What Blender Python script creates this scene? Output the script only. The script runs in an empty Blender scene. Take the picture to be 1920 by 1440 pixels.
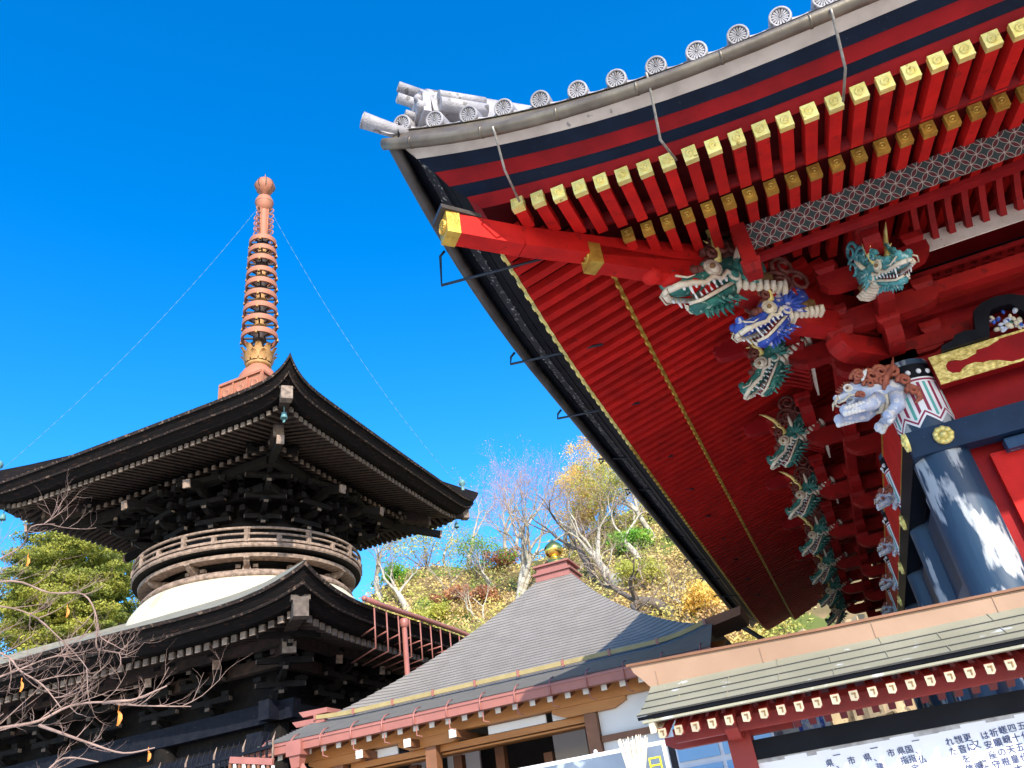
import bpy, math, random
from mathutils import Vector, Matrix, noise
random.seed(7)
SC = bpy.context.scene
COL = SC.collection
R = math.radians
# ------------------------------------------------------------------ camera
FPX = 1489.0
PITCH, ROLL, YAW = R(30.9), R(-9.0), R(-18.5)
CAM = Vector((0, 0, 1.6))
_fw = Vector((math.sin(YAW)*math.cos(PITCH), math.cos(YAW)*math.cos(PITCH), math.sin(PITCH)))
_r0 = Vector((math.cos(YAW), -math.sin(YAW), 0))
_u0 = _r0.cross(_fw)
_rt = math.cos(ROLL)*_r0 + math.sin(ROLL)*_u0
_up = -math.sin(ROLL)*_r0 + math.cos(ROLL)*_u0
cd = bpy.data.cameras.new('camera')
cam = bpy.data.objects.new('camera', cd)
COL.objects.link(cam)
cd.sensor_width = 36
cd.lens = FPX/1920*36
cd.clip_end = 3000
cam.matrix_world = Matrix(((_rt.x, _up.x, -_fw.x, CAM.x), (_rt.y, _up.y, -_fw.y, CAM.y), (_rt.z, _up.z, -_fw.z, CAM.z), (0, 0, 0, 1)))
SC.camera = cam
# ------------------------------------------------------------------ light
SUN_EL, SUN_TH = R(30), R(36)          # elevation, angle to the right of straight behind the camera
sun_dir = Vector((math.sin(SUN_TH)*math.cos(SUN_EL), -math.cos(SUN_TH)*math.cos(SUN_EL), math.sin(SUN_EL)))
W = bpy.data.worlds.new('World')
SC.world = W
W.use_nodes = True
nt = W.node_tree
bg = nt.nodes['Background']
sky = nt.nodes.new('ShaderNodeTexSky')
sky.sky_type = 'NISHITA'
sky.sun_disc = False
sky.sun_elevation = SUN_EL
sky.sun_rotation = math.atan2(sun_dir.x, sun_dir.y)
sky.ozone_density = 2.5
sky.air_density = 1.0
sky.dust_density = 0.7
hs = nt.nodes.new('ShaderNodeHueSaturation')
hs.inputs['Hue'].default_value = .505
hs.inputs['Saturation'].default_value = 1.44
hs.inputs['Value'].default_value = 1.22
nt.links.new(sky.outputs[0], hs.inputs['Color'])
nt.links.new(hs.outputs[0], bg.inputs[0])
bg.inputs[1].default_value = 0.15
sl = bpy.data.lights.new('sun', 'SUN')
sl.energy = 3.2
sl.angle = R(0.5)
sl.color = (1.0, 0.93, 0.82)
so = bpy.data.objects.new('sun', sl)
COL.objects.link(so)
so.rotation_euler = sun_dir.to_track_quat('Z', 'Y').to_euler()
so.location = (10, -20, 30)
SC.view_settings.view_transform = 'Standard'
SC.view_settings.look = 'None'
SC.view_settings.exposure = 1.1
SC.view_settings.gamma = 1
SC.cycles.max_bounces = 8
SC.cycles.diffuse_bounces = 5

# ------------------------------------------------------------------ helpers
def ray(x, y):
    return (_fw*FPX + _rt*(x-960) - _up*(y-720)).normalized()
def at(x, y, Y):
    d = ray(x, y)
    return CAM + d*(Y/d.y)
def V(*a):
    return Vector(a)
Z = V(0, 0, 1)

class MB:
    def __init__(s):
        s.v, s.f, s.m, s.s = [], [], [], []
    def add(s, vs, fs, m=0, sm=False):
        o = len(s.v)
        s.v += [tuple(q) for q in vs]
        for f in fs:
            s.f.append(tuple(i+o for i in f)); s.m.append(m); s.s.append(sm)
    def quad(s, a, b, c, d, m=0):
        s.add((a, b, c, d), ((0, 1, 2, 3),), m)
    def beam(s, p, q, w, h, m=0, up=Z, w2=None, h2=None, endm=None):
        p, q = Vector(p), Vector(q)
        t = (q-p).normalized()
        r = t.cross(up)
        r = r.normalized() if r.length > 1e-6 else V(1, 0, 0)
        u = r.cross(t)
        w2 = w if w2 is None else w2; h2 = h if h2 is None else h2
        vs = []
        for c, ww, hh in ((p, w, h), (q, w2, h2)):
            for sx, sz in ((-1, -1), (1, -1), (1, 1), (-1, 1)):
                vs.append(c + r*(sx*ww/2) + u*(sz*hh/2))
        s.add(vs, ((0, 1, 5, 4), (1, 2, 6, 5), (2, 3, 7, 6), (3, 0, 4, 7)), m)
        s.add(vs[:4], ((3, 2, 1, 0),), m if endm is None else endm)
        s.add(vs[4:], ((0, 1, 2, 3),), m)
    def box(s, c, sz, m=0, rot=None, taper=1.0):
        c = Vector(c); vs = []
        for dz in (-1, 1):
            k = taper if dz < 0 else 1.0
            for dx, dy in ((-1, -1), (1, -1), (1, 1), (-1, 1)):
                q = V(dx*sz[0]/2*k, dy*sz[1]/2*k, dz*sz[2]/2)
                vs.append(c + (rot @ q if rot is not None else q))
        s.add(vs, ((3, 2, 1, 0), (4, 5, 6, 7), (0, 1, 5, 4), (1, 2, 6, 5), (2, 3, 7, 6), (3, 0, 4, 7)), m)
    def tube(s, pts, rad, n=8, m=0, cap=True, sm=True):
        pts = [Vector(p) for p in pts]
        if not hasattr(rad, '__len__'): rad = [rad]*len(pts)
        vs = []; ref = None
        for i, p in enumerate(pts):
            t = (pts[min(i+1, len(pts)-1)] - pts[max(i-1, 0)])
            t = t.normalized() if t.length > 1e-9 else Z
            if ref is None:
                ref = V(0, 0, 1) if abs(t.z) < .9 else V(1, 0, 0)
            a = t.cross(ref)
            a = a.normalized() if a.length > 1e-6 else t.orthogonal().normalized()
            b = a.cross(t); ref = b
            for k in range(n):
                an = 2*math.pi*k/n
                vs.append(p + (a*math.cos(an) + b*math.sin(an))*rad[i])
        fs = []
        for i in range(len(pts)-1):
            for k in range(n):
                k2 = (k+1) % n
                fs.append((i*n+k, i*n+k2, (i+1)*n+k2, (i+1)*n+k))
        s.add(vs, fs, m, sm)
        if cap:
            s.add(vs[:n], (tuple(range(n))[::-1],), m); s.add(vs[-n:], (tuple(range(n)),), m)
    def lathe(s, prof, n=32, c=(0, 0, 0), m=0, sm=True, axis=None, a0=0, a1=2*math.pi):
        c = Vector(c); vs = []
        full = abs(a1-a0-2*math.pi) < 1e-6
        nn = n if full else n+1
        rot = axis.to_track_quat('Z', 'Y').to_matrix() if axis is not None else None
        for r, z in prof:
            for k in range(nn):
                an = a0 + (a1-a0)*k/n
                q = V(r*math.cos(an), r*math.sin(an), z)
                vs.append(c + (rot @ q if rot is not None else q))
        fs = []
        for i in range(len(prof)-1):
            for k in range(n):
                k2 = (k+1) % nn
                fs.append((i*nn+k, i*nn+k2, (i+1)*nn+k2, (i+1)*nn+k))
        s.add(vs, fs, m, sm)
    def loft(s, secs, n=14, m=0, sm=True):
        """secs: (center, half width, half height) along local x; sections in the yz plane"""
        vs = []
        for c, a, b in secs:
            for k in range(n):
                an = 2*math.pi*k/n
                vs.append(V(c[0], c[1]+a*math.cos(an), c[2]+b*math.sin(an)))
        fs = []
        for i in range(len(secs)-1):
            for k in range(n):
                k2 = (k+1) % n
                fs.append((i*n+k, i*n+k2, (i+1)*n+k2, (i+1)*n+k))
        fs.append(tuple(range(n))[::-1]); fs.append(tuple((len(secs)-1)*n+k for k in range(n)))
        s.add(vs, fs, m, sm)
    def ball(s, c, r, m=0, n=12, sc=(1, 1, 1), rot=None):
        c = Vector(c); vs = []; h = max(4, n//2)
        for i in range(h+1):
            ph = math.pi*i/h
            for k in range(n):
                an = 2*math.pi*k/n
                q = V(r*sc[0]*math.sin(ph)*math.cos(an), r*sc[1]*math.sin(ph)*math.sin(an), r*sc[2]*math.cos(ph))
                vs.append(c + (rot @ q if rot is not None else q))
        fs = []
        for i in range(h):
            for k in range(n):
                k2 = (k+1) % n
                fs.append((i*n+k, (i+1)*n+k, (i+1)*n+k2, i*n+k2))
        s.add(vs, fs, m, True)
    def prism(s, poly, o, ux, uy, d, m=0, sidem=None):
        o, ux, uy, d = Vector(o), Vector(ux), Vector(uy), Vector(d)
        n = len(poly)
        a = [o + ux*x + uy*y for x, y in poly]
        b = [q + d for q in a]
        s.add(a+b, (tuple(range(n))[::-1], tuple(range(n, 2*n))), m)
        s.add(a+b, [(k, (k+1) % n, n+(k+1) % n, n+k) for k in range(n)], m if sidem is None else sidem)
    def grid(s, rows, m=0, sm=True):
        n = len(rows[0]); vs = [p for r in rows for p in r]
        fs = [(i*n+k, i*n+k+1, (i+1)*n+k+1, (i+1)*n+k) for i in range(len(rows)-1) for k in range(n-1)]
        s.add(vs, fs, m, sm)
    def build(s, name, mats, parent=None, xf=None, fix=True):
        me = bpy.data.meshes.new(name)
        vs = [tuple(xf(Vector(q))) for q in s.v] if xf else s.v
        me.from_pydata(vs, [], s.f)
        if not isinstance(mats, (list, tuple)): mats = [mats]
        for mm in mats: me.materials.append(mm)
        me.polygons.foreach_set('material_index', s.m)
        me.polygons.foreach_set('use_smooth', s.s)
        me.update()
        if fix and len(s.f) < 60000:
            import bmesh
            bm = bmesh.new(); bm.from_mesh(me)
            bmesh.ops.remove_doubles(bm, verts=bm.verts, dist=1e-5)
            bmesh.ops.recalc_face_normals(bm, faces=bm.faces)
            bm.to_mesh(me); bm.free()
        return link(name, me, parent)

def link(name, data, parent=None):
    o = bpy.data.objects.new(name, data)
    COL.objects.link(o)
    if parent is not None: adopt(o, parent)
    return o
def world_of(o):
    m = o.matrix_basis.copy()
    if o.parent is not None:
        m = world_of(o.parent) @ o.matrix_parent_inverse @ m
    return m
def adopt(o, parent):
    o.parent = parent
    o.matrix_parent_inverse = world_of(parent).inverted()
def thing(name, label, cat, loc=(0, 0, 0), group=None):
    o = bpy.data.objects.new(name, None)
    o.empty_display_size = .3
    COL.objects.link(o)
    o.location = loc
    return tag(o, label, cat, group)
def tag(o, label=None, cat=None, group=None, kind=None):
    if label: o['label'] = label
    if cat: o['category'] = cat
    if group: o['group'] = group
    if kind: o['kind'] = kind
    return o

# ------------------------------------------------------------------ materials
def mat(name, c1, c2=None, rough=.6, metal=0.0, scale=6.0, bump=0.0, bscale=None, lo=.35, hi=.65, stretch=None, spec=None, detail=5, c3=None, s3=40, t3=.62, vary=0):
    m = bpy.data.materials.new(name)
    m.use_nodes = True
    t = m.node_tree; N, L = t.nodes, t.links
    p = N['Principled BSDF']
    p.inputs['Roughness'].default_value = rough
    p.inputs['Metallic'].default_value = metal
    if spec is not None: p.inputs['Specular IOR Level'].default_value = spec
    tc = N.new('ShaderNodeTexCoord')
    src = tc.outputs['Object']
    if stretch:
        mp = N.new('ShaderNodeMapping'); mp.inputs['Scale'].default_value = stretch
        L.new(src, mp.inputs[0]); src = mp.outputs[0]
    if c2 is None: c2 = tuple(x*.75 for x in c1)
    nz = N.new('ShaderNodeTexNoise'); nz.inputs['Scale'].default_value = scale; nz.inputs['Detail'].default_value = detail
    L.new(src, nz.inputs['Vector'])
    cr = N.new('ShaderNodeValToRGB')
    cr.color_ramp.elements[0].position = lo; cr.color_ramp.elements[0].color = (*c1, 1)
    cr.color_ramp.elements[1].position = hi; cr.color_ramp.elements[1].color = (*c2, 1)
    L.new(nz.outputs['Fac'], cr.inputs[0])
    out = cr.outputs[0]
    if c3:
        n3 = N.new('ShaderNodeTexNoise'); n3.inputs['Scale'].default_value = s3; n3.inputs['Detail'].default_value = 6
        L.new(src, n3.inputs['Vector'])
        r3 = N.new('ShaderNodeValToRGB'); r3.color_ramp.elements[0].position = t3; r3.color_ramp.elements[1].position = t3+.04
        L.new(n3.outputs['Fac'], r3.inputs[0])
        mx = N.new('ShaderNodeMix'); mx.data_type = 'RGBA'
        L.new(r3.outputs[0], mx.inputs['Factor']); L.new(out, mx.inputs['A']); mx.inputs['B'].default_value = (*c3, 1)
        out = mx.outputs['Result']
    if vary:
        oi = N.new('ShaderNodeObjectInfo'); mr = N.new('ShaderNodeMapRange')
        mr.inputs['To Min'].default_value = 1-vary; mr.inputs['To Max'].default_value = 1+vary*.5
        L.new(oi.outputs['Random'], mr.inputs['Value'])
        hv = N.new('ShaderNodeHueSaturation'); L.new(mr.outputs[0], hv.inputs['Value']); L.new(out, hv.inputs['Color']); out = hv.outputs[0]
    L.new(out, p.inputs['Base Color'])
    if bump:
        nb = N.new('ShaderNodeTexNoise'); nb.inputs['Scale'].default_value = bscale or scale*4; nb.inputs['Detail'].default_value = 6
        L.new(src, nb.inputs['Vector'])
        bn = N.new('ShaderNodeBump'); bn.inputs['Strength'].default_value = bump; bn.inputs['Distance'].default_value = .02
        L.new(nb.outputs['Fac'], bn.inputs['Height']); L.new(bn.outputs[0], p.inputs['Normal'])
    return m

M = {}
M['red'] = mat('vermilion paint', (.58, .014, .010), (.43, .010, .008), .6, scale=4, bump=.12, bscale=30, c3=(.36, .012, .009), s3=11, t3=.62, spec=.18, vary=.18)
M['bred'] = mat('bracket crimson', (.34, .009, .008), (.23, .007, .006), .6, scale=4, bump=.15, bscale=26, c3=(.20, .008, .007), s3=9, t3=.60, spec=.2, vary=.22)
M['soffit'] = mat('shade darkened soffit boards', (.08, .003, .004), (.055, .002, .003), .6, scale=5, bump=.1, bscale=30, spec=.1)  # shade between the rafters is painted into the board colour
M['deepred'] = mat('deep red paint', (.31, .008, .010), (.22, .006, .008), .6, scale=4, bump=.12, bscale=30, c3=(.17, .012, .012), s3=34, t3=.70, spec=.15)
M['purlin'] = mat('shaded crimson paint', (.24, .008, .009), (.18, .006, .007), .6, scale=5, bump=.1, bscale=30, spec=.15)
M['navy'] = mat('navy paint', (.004, .018, .048), (.007, .028, .068), .45, scale=5, bump=.1, bscale=25, c3=(.03, .06, .09), s3=22, t3=.67, spec=.2)
M['navypeel'] = mat('peeling navy paint', (.008, .04, .10), (.016, .065, .14), .4, scale=4, bump=.25, bscale=18, stretch=(1, 1, .22), c3=(.45, .45, .42), s3=9, t3=.63, spec=.25)
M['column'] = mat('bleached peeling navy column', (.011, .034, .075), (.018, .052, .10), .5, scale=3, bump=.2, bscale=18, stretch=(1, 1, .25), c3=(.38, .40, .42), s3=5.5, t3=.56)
M['black'] = mat('black lacquer', (.004, .005, .008), (.008, .009, .013), .5, scale=6, spec=.12)
M['gold'] = mat('gilt metal', (1.0, .86, .32), (.92, .74, .20), .45, .35, scale=14, bump=.2, bscale=60, vary=.22, c3=(.55, .36, .08), s3=24, t3=.66)
M['goldshade'] = mat('shaded gilt', (.70, .45, .07), (.5, .28, .04), .45, .5, scale=10, bump=.2, bscale=50, vary=.25)  # shaded copy of the gilt, for caps set back under the eave
M['goldfoil'] = mat('gold leaf', (.85, .66, .22), (.42, .29, .06), .35, .6, scale=22, bump=.3, bscale=50)
M['tile'] = mat('grey roof tile', (.40, .38, .39), (.27, .255, .26), .6, scale=7, bump=.3, bscale=50, c3=(.16, .145, .13), s3=11, t3=.60, vary=.22)
M['tiledark'] = mat('dark tile recess', (.08, .07, .08), (.06, .05, .06), .8)
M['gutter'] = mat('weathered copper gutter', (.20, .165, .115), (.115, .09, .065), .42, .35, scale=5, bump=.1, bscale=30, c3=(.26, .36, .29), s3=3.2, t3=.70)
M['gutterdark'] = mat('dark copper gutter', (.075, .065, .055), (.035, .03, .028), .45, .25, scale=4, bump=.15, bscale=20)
M['plaster'] = mat('eave plaster', (.68, .59, .48), (.50, .425, .34), .85, scale=4, bump=.12, bscale=30, c3=(.30, .27, .24), s3=10, t3=.66)
M['peel'] = mat('peeling dark strip', (.008, .010, .014), (.014, .014, .018), .7, scale=8, c3=(.30, .29, .27), s3=26, t3=.60)
M['iron'] = mat('dark iron rod', (.02, .03, .045), (.03, .04, .05), .5, .4, scale=20)
M['rod'] = mat('pale iron rod', (.36, .33, .28), (.22, .19, .16), .5, .4, scale=20)
M['cream'] = mat('cream paint', (.76, .68, .52), (.60, .51, .36), .6, scale=20, bump=.15, bscale=50)
M['brown'] = mat('ochre brown paint', (.26, .15, .045), (.17, .09, .03), .65, scale=15)
M['mane'] = mat('dark brown mane', (.20, .055, .034), (.11, .03, .02), .65, scale=18, bump=.3, bscale=60)
M['redbrown'] = mat('red brown mane', (.42, .12, .065), (.28, .07, .04), .65, scale=18, bump=.3, bscale=60)
M['green'] = mat('green pigment', (.035, .22, .17), (.012, .10, .085), .6, scale=14, bump=.4, bscale=55, c3=(.30, .46, .36), s3=24, t3=.59)
M['teal'] = mat('teal pigment', (.10, .37, .37), (.06, .24, .26), .6, scale=12, bump=.3, bscale=55, c3=(.45, .62, .56), s3=24, t3=.58)
M['blue'] = mat('blue pigment', (.012, .045, .34), (.03, .09, .42), .6, scale=10, bump=.3, bscale=55, c3=(.50, .46, .52), s3=20, t3=.57)
M['palblue'] = mat('pale blue pigment', (.36, .44, .62), (.56, .60, .70), .65, scale=10, bump=.35, bscale=45, c3=(.74, .72, .70), s3=13, t3=.54)
M['white'] = mat('white paint', (.80, .79, .76), (.70, .69, .66), .6, scale=12)
M['mouth'] = mat('mouth red', (.32, .03, .022), (.2, .02, .02), .6)
M['stripeW'] = mat('stripe white', (.82, .82, .82), (.76, .76, .78), .55)
M['stripeP'] = mat('stripe crimson', (.30, .015, .06), (.26, .012, .05), .55)
M['stripeT'] = mat('stripe jade', (.10, .42, .38), (.08, .36, .33), .55)
M['patwhite'] = mat('pale patterned board', (.84, .72, .58), (.74, .62, .48), .75, scale=12, c3=(.38, .24, .17), s3=30, t3=.66)

def shippo(name, cell):
    m = bpy.data.materials.new(name); m.use_nodes = True
    N, L = m.node_tree.nodes, m.node_tree.links
    p = N['Principled BSDF']; p.inputs['Roughness'].default_value = .6
    uv = N.new('ShaderNodeUVMap')
    sp = N.new('ShaderNodeSeparateXYZ'); L.new(uv.outputs[0], sp.inputs[0])
    def mth(op, a, b=None):
        n = N.new('ShaderNodeMath'); n.operation = op
        for i, q in enumerate((a, b)):
            if q is None: continue
            if isinstance(q, (int, float)): n.inputs[i].default_value = q
            else: L.new(q, n.inputs[i])
        return n.outputs[0]
    px = mth('PINGPONG', mth('DIVIDE', sp.outputs[0], cell), 1.0)
    py = mth('PINGPONG', mth('DIVIDE', sp.outputs[1], cell), 1.0)
    d1 = mth('SQRT', mth('ADD', mth('MULTIPLY', px, px), mth('MULTIPLY', py, py)))
    qx, qy = mth('SUBTRACT', 1.0, px), mth('SUBTRACT', 1.0, py)
    d2 = mth('SQRT', mth('ADD', mth('MULTIPLY', qx, qx), mth('MULTIPLY', qy, qy)))
    lens = mth('MULTIPLY', mth('LESS_THAN', d1, .97), mth('LESS_THAN', d2, .97))
    l1 = mth('LESS_THAN', mth('ABSOLUTE', mth('SUBTRACT', d1, .97)), .034)
    l2 = mth('LESS_THAN', mth('ABSOLUTE', mth('SUBTRACT', d2, .97)), .034)
    ln = mth('MAXIMUM', l1, l2)
    a = N.new('ShaderNodeMix'); a.data_type = 'RGBA'
    a.inputs['A'].default_value = (.022, .040, .034, 1); a.inputs['B'].default_value = (.09, .008, .010, 1)
    L.new(lens, a.inputs['Factor'])
    b = N.new('ShaderNodeMix'); b.data_type = 'RGBA'
    L.new(ln, b.inputs['Factor']); L.new(a.outputs['Result'], b.inputs['A']); b.inputs['B'].default_value = (.42, .36, .28, 1)
    L.new(b.outputs['Result'], p.inputs['Base Color'])
    return m
M['shippo'] = shippo('interlocked circles pattern', .064)

def uv_planar(o, ux, uy):
    me = o.data
    l = me.uv_layers.new(name='UVMap')
    for i, lp in enumerate(me.loops):
        c = me.vertices[lp.vertex_index].co
        l.data[i].uv = (c.dot(ux), c.dot(uy))

# ------------------------------------------------------------------ the ground
g = MB()
g.quad((-600, -400, 0), (600, -400, 0), (600, 800, 0), (-600, 800, 0))
M['ground'] = mat('gravel court', (.46, .43, .38), (.38, .35, .31), .9, scale=1.5, bump=.4, bscale=40)
tag(g.build('ground', M['ground']), kind='structure')

b = MB(); b.quad((-14, 11.2, .004), (15, 11.2, .004), (15, 40, .004), (-14, 40, .004))  # unseen dark ground added to cut bounce light on the far soffit
M['absorber'] = mat('dark light absorbing ground', (.03, .027, .018), (.018, .02, .011), .95, scale=1.2)
tag(b.build('bounce_absorber', M['absorber']), kind='structure')
b = MB(); b.quad((-14, -3, .004), (15, -3, .004), (15, 11.2, .004), (-14, 11.2, .004))  # unseen bright ground added to throw light up under the eaves
M['bounce_reflector'] = mat('pale light reflecting ground', (.82, .78, .72), (.74, .70, .64), .8, scale=2, bump=.2, bscale=30)
tag(b.build('bounce_reflector', M['bounce_reflector']), kind='structure')

# ================================================================== THE RED HALL
EX, FY, FAR = -1.65, 4.74, 23.9          # eave corner (rafter tips), far end of the side eave
WX, WY = 1.4, 7.8                        # corner column
def rise(s, k):
    return (.33+.36*k)*max(0, 1-s/3.0)**2
def eave_pt_front(x, d, z, k):
    return V(x, FY-d, z + rise(x-EX+d, k))
def eave_pt_side(y, d, z, k):
    return V(EX-d, y, z + rise(y-FY+d, k) + rise(FAR+d-y, k)*.8)
def gut(p, s, L=4.2): return 6.262 + .68*max(0, 1-s/L)**3.2
def gut_front(x): return V(x, FY-.55, gut(0, x-EX+.55))
def gut_side(y): return V(EX-.48, y, gut(0, y-FY+.55)+.8*(gut(0, FAR+.55-y)-6.27))
def xs_front(d, x1=15):
    x0 = EX-d
    return [x0 + t for t in (0, .12, .25, .4, .6, .8, 1.0, 1.25, 1.5, 1.8, 2.1, 2.5, 3, 4, 6, 10)] + [x1]
def ys_side(d):
    y0, y1 = FY-d, FAR+d
    a = [0, .12, .25, .4, .6, .8, 1.0, 1.25, 1.5, 1.8, 2.1, 2.5, 3]
    return [y0+t for t in a] + [y0 + 3 + (y1-y0-6)*i/8 for i in range(1, 8)] + [y1-t for t in a[::-1]]
hall = thing('temple_hall', 'big red temple hall with tiled eaves, gilt rafter ends and dragon carvings, filling the right', 'temple hall', (WX, WY, 0))
def H(mb, name, mats, **k):
    return mb.build(name, mats, hall, **k)
def ribbon_front(sec0, sec1, m, name, x1=15):
    b = MB()
    r0 = [eave_pt_front(x, *sec0) for x in xs_front(sec0[0], x1)]
    r1 = [eave_pt_front(x, *sec1) for x in xs_front(sec1[0], x1)]
    b.grid([r0, r1]); return H(b, name, m)
def ribbon_side(sec0, sec1, m, name):
    b = MB()
    b.grid([[eave_pt_side(y, *sec0) for y in ys_side(sec0[0])], [eave_pt_side(y, *sec1) for y in ys_side(sec1[0])]])
    return H(b, name, m)
SEC = [(-.03, 6.055, 0), (.055, 6.125, .1), (.06, 6.120, .12), (.155, 6.150, .28), (.16, 6.142, .30), (.245, 6.225, .45), (.25, 6.215, .47), (.345, 6.280, .65), (.35, 6.268, .68), (.49, 6.335, 1)]
FM = ['deepred', 'black', 'navy', 'navy', 'deepred', 'deepred', 'navy', 'navy', 'plaster', 'plaster']
FN = ['eave_board', 'eave_board', 'eave_board', 'eave_board', 'eave_board', 'eave_board', 'eave_board', 'eave_board', 'plaster_band']
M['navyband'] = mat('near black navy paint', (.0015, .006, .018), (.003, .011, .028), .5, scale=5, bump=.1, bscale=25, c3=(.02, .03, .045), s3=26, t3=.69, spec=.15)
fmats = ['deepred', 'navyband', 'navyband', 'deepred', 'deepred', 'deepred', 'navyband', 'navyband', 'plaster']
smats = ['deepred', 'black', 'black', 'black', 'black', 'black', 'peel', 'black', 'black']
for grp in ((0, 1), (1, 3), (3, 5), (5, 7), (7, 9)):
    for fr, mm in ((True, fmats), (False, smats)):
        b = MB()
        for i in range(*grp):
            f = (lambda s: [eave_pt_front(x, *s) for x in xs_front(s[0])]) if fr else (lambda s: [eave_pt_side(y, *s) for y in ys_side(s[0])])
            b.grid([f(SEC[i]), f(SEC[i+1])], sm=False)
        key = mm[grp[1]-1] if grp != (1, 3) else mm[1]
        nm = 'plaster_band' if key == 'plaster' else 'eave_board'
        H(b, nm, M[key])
# soffit boards above the two rafter rows
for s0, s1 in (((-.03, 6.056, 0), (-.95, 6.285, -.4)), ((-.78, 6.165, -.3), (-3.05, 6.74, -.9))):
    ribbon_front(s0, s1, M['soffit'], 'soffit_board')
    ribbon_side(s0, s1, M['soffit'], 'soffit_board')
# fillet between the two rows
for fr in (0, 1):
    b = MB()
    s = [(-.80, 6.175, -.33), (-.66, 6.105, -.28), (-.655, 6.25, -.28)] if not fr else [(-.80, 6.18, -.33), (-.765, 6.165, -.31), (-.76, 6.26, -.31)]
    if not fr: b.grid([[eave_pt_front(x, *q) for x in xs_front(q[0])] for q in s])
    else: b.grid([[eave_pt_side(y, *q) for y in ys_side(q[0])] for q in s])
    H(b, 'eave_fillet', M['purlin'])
# gutters
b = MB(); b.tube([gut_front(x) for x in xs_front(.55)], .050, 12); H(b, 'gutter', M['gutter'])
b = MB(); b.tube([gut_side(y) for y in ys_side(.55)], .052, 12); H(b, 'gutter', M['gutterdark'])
for i in range(9):                       # seams of the front gutter
    x = EX-.3 + i*.62
    b = MB(); b.tube([gut_front(x), gut_front(x+.018)], .053, 12); H(b, 'gutter_seam', M['gutter'])
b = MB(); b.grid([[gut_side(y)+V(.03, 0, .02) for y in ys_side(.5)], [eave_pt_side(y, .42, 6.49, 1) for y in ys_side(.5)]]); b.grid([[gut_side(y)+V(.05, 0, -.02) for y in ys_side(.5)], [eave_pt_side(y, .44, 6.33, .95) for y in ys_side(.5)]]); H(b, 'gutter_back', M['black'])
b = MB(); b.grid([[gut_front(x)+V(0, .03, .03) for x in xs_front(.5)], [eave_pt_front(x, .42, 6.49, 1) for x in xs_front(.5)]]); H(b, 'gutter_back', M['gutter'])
# board under the tiles and the roof planes
ribbon_front((.49, 6.335, 1), (.42, 6.50, 1), M['gutter'], 'tile_board')
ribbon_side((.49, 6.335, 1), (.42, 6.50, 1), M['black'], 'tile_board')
ROOFU = [0, .3, .7, 1.2, 1.8, 2.5, 3.3, 4.2, 5.2, 6.3]
def roofz(u): return 6.47 + .40*u + .030*u*u
b = MB(); rows = []; rows2 = []
for u in ROOFU:
    d = .45-u
    x0 = EX-d; xx = [x0 + t for t in (0, .2, .4, .7, 1, 1.4, 1.9, 2.5, 3.2)] + [x0+3.2+(15-x0-3.2)*i/5 for i in range(1, 6)]
    rows.append([V(x, FY-d, roofz(u)+rise(x-x0, 1)*max(0, 1-u/7)) for x in xx])
    y0, y1 = FY-d, FAR+d
    yy = [y0 + t for t in (0, .2, .4, .7, 1, 1.4, 1.9, 2.5, 3.2)] + [y0+3.2+(y1-y0-3.2)*i/5 for i in range(1, 6)]
    rows2.append([V(EX-d, y, roofz(u)+rise(y-y0, 1)*max(0, 1-u/7)) for y in yy])
b.grid(rows); b.grid(rows2)
roof = H(b, 'roof', M['tile'])
# gilt-ended rafters
CAPH = {}
def rafter_mesh(tip, back, w, h, cap_m, name, parent, stuff=None, cl=.05):
    t = (Vector(tip)-Vector(back)).normalized()
    b = stuff or MB()
    b.beam(back, Vector(tip)-t*.001, w, h, 0)
    side = t.cross(Z).normalized(); up = side.cross(t)
    c = MB() if stuff is None else stuff
    mi = 0 if stuff is None else 1
    c.beam(Vector(tip)-t*cl, Vector(tip)+t*.012, w+.014, h+.014, mi)
    c.lathe([(w*.36, 0), (w*.36, .010), (w*.27, .012), (w*.26, .004), (w*.13, .004), (w*.10, .014), (0, .016)], 14, Vector(tip)+t*.012, mi, True, t)
    if stuff is None:
        o = H(b, name, M['red'])
        c.build('end_cap', M[cap_m], o)
far_r = MB()
SP = .178
def row_front(tipd, z, k, slope, backd, n, x0, cap, w, h):
    for i in range(n):
        x = x0 + i*SP
        mx = min(backd, x-EX-.10)
        if mx <= -tipd + .12: continue
        rafter_mesh(V(x, FY-tipd, z+rise(x-EX, k)), V(x, FY+mx, z+slope*(mx+tipd)+rise(x-EX, k-.3)), w, h, cap, 'rafter', hall)
row_front(0, 6.0, 0, .25, .70, 28, -1.47, 'gold', .092, .104)
row_front(-.8, 6.11, -.35, .25, 2.9, 24, -.57, 'goldshade', .086, .098)
nside = 0
for row, (tipd, z, k, backd, y0, w, h) in enumerate(((0, 6.0, 0, .79, FY+.18, .094, .085), (-.8, 6.11, -.35, 2.9, FY+1.08, .088, .08))):
    y = y0; i = 0
    while y < FAR-.15-max(0, -tipd):
        mx = min(backd, y-FY-.10, FAR-y-.05)
        if mx > -tipd+.12:
            zz = z + rise(y-FY, k) + rise(FAR-y, k)*.8
            tip = V(EX-tipd, y, zz); bk = V(EX+mx, y, zz + .25*(mx+tipd))
            if i < 25: rafter_mesh(tip, bk, w, h, 'gold' if row == 0 else 'goldshade', 'rafter', hall, None, .018)
            else: rafter_mesh(tip, bk, w, h, 0, 'rafter', hall, far_r, .018)
        y += SP; i += 1
o = H(far_r, 'rafter', [M['red'], M['goldshade']]); o['kind'] = 'stuff'
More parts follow.
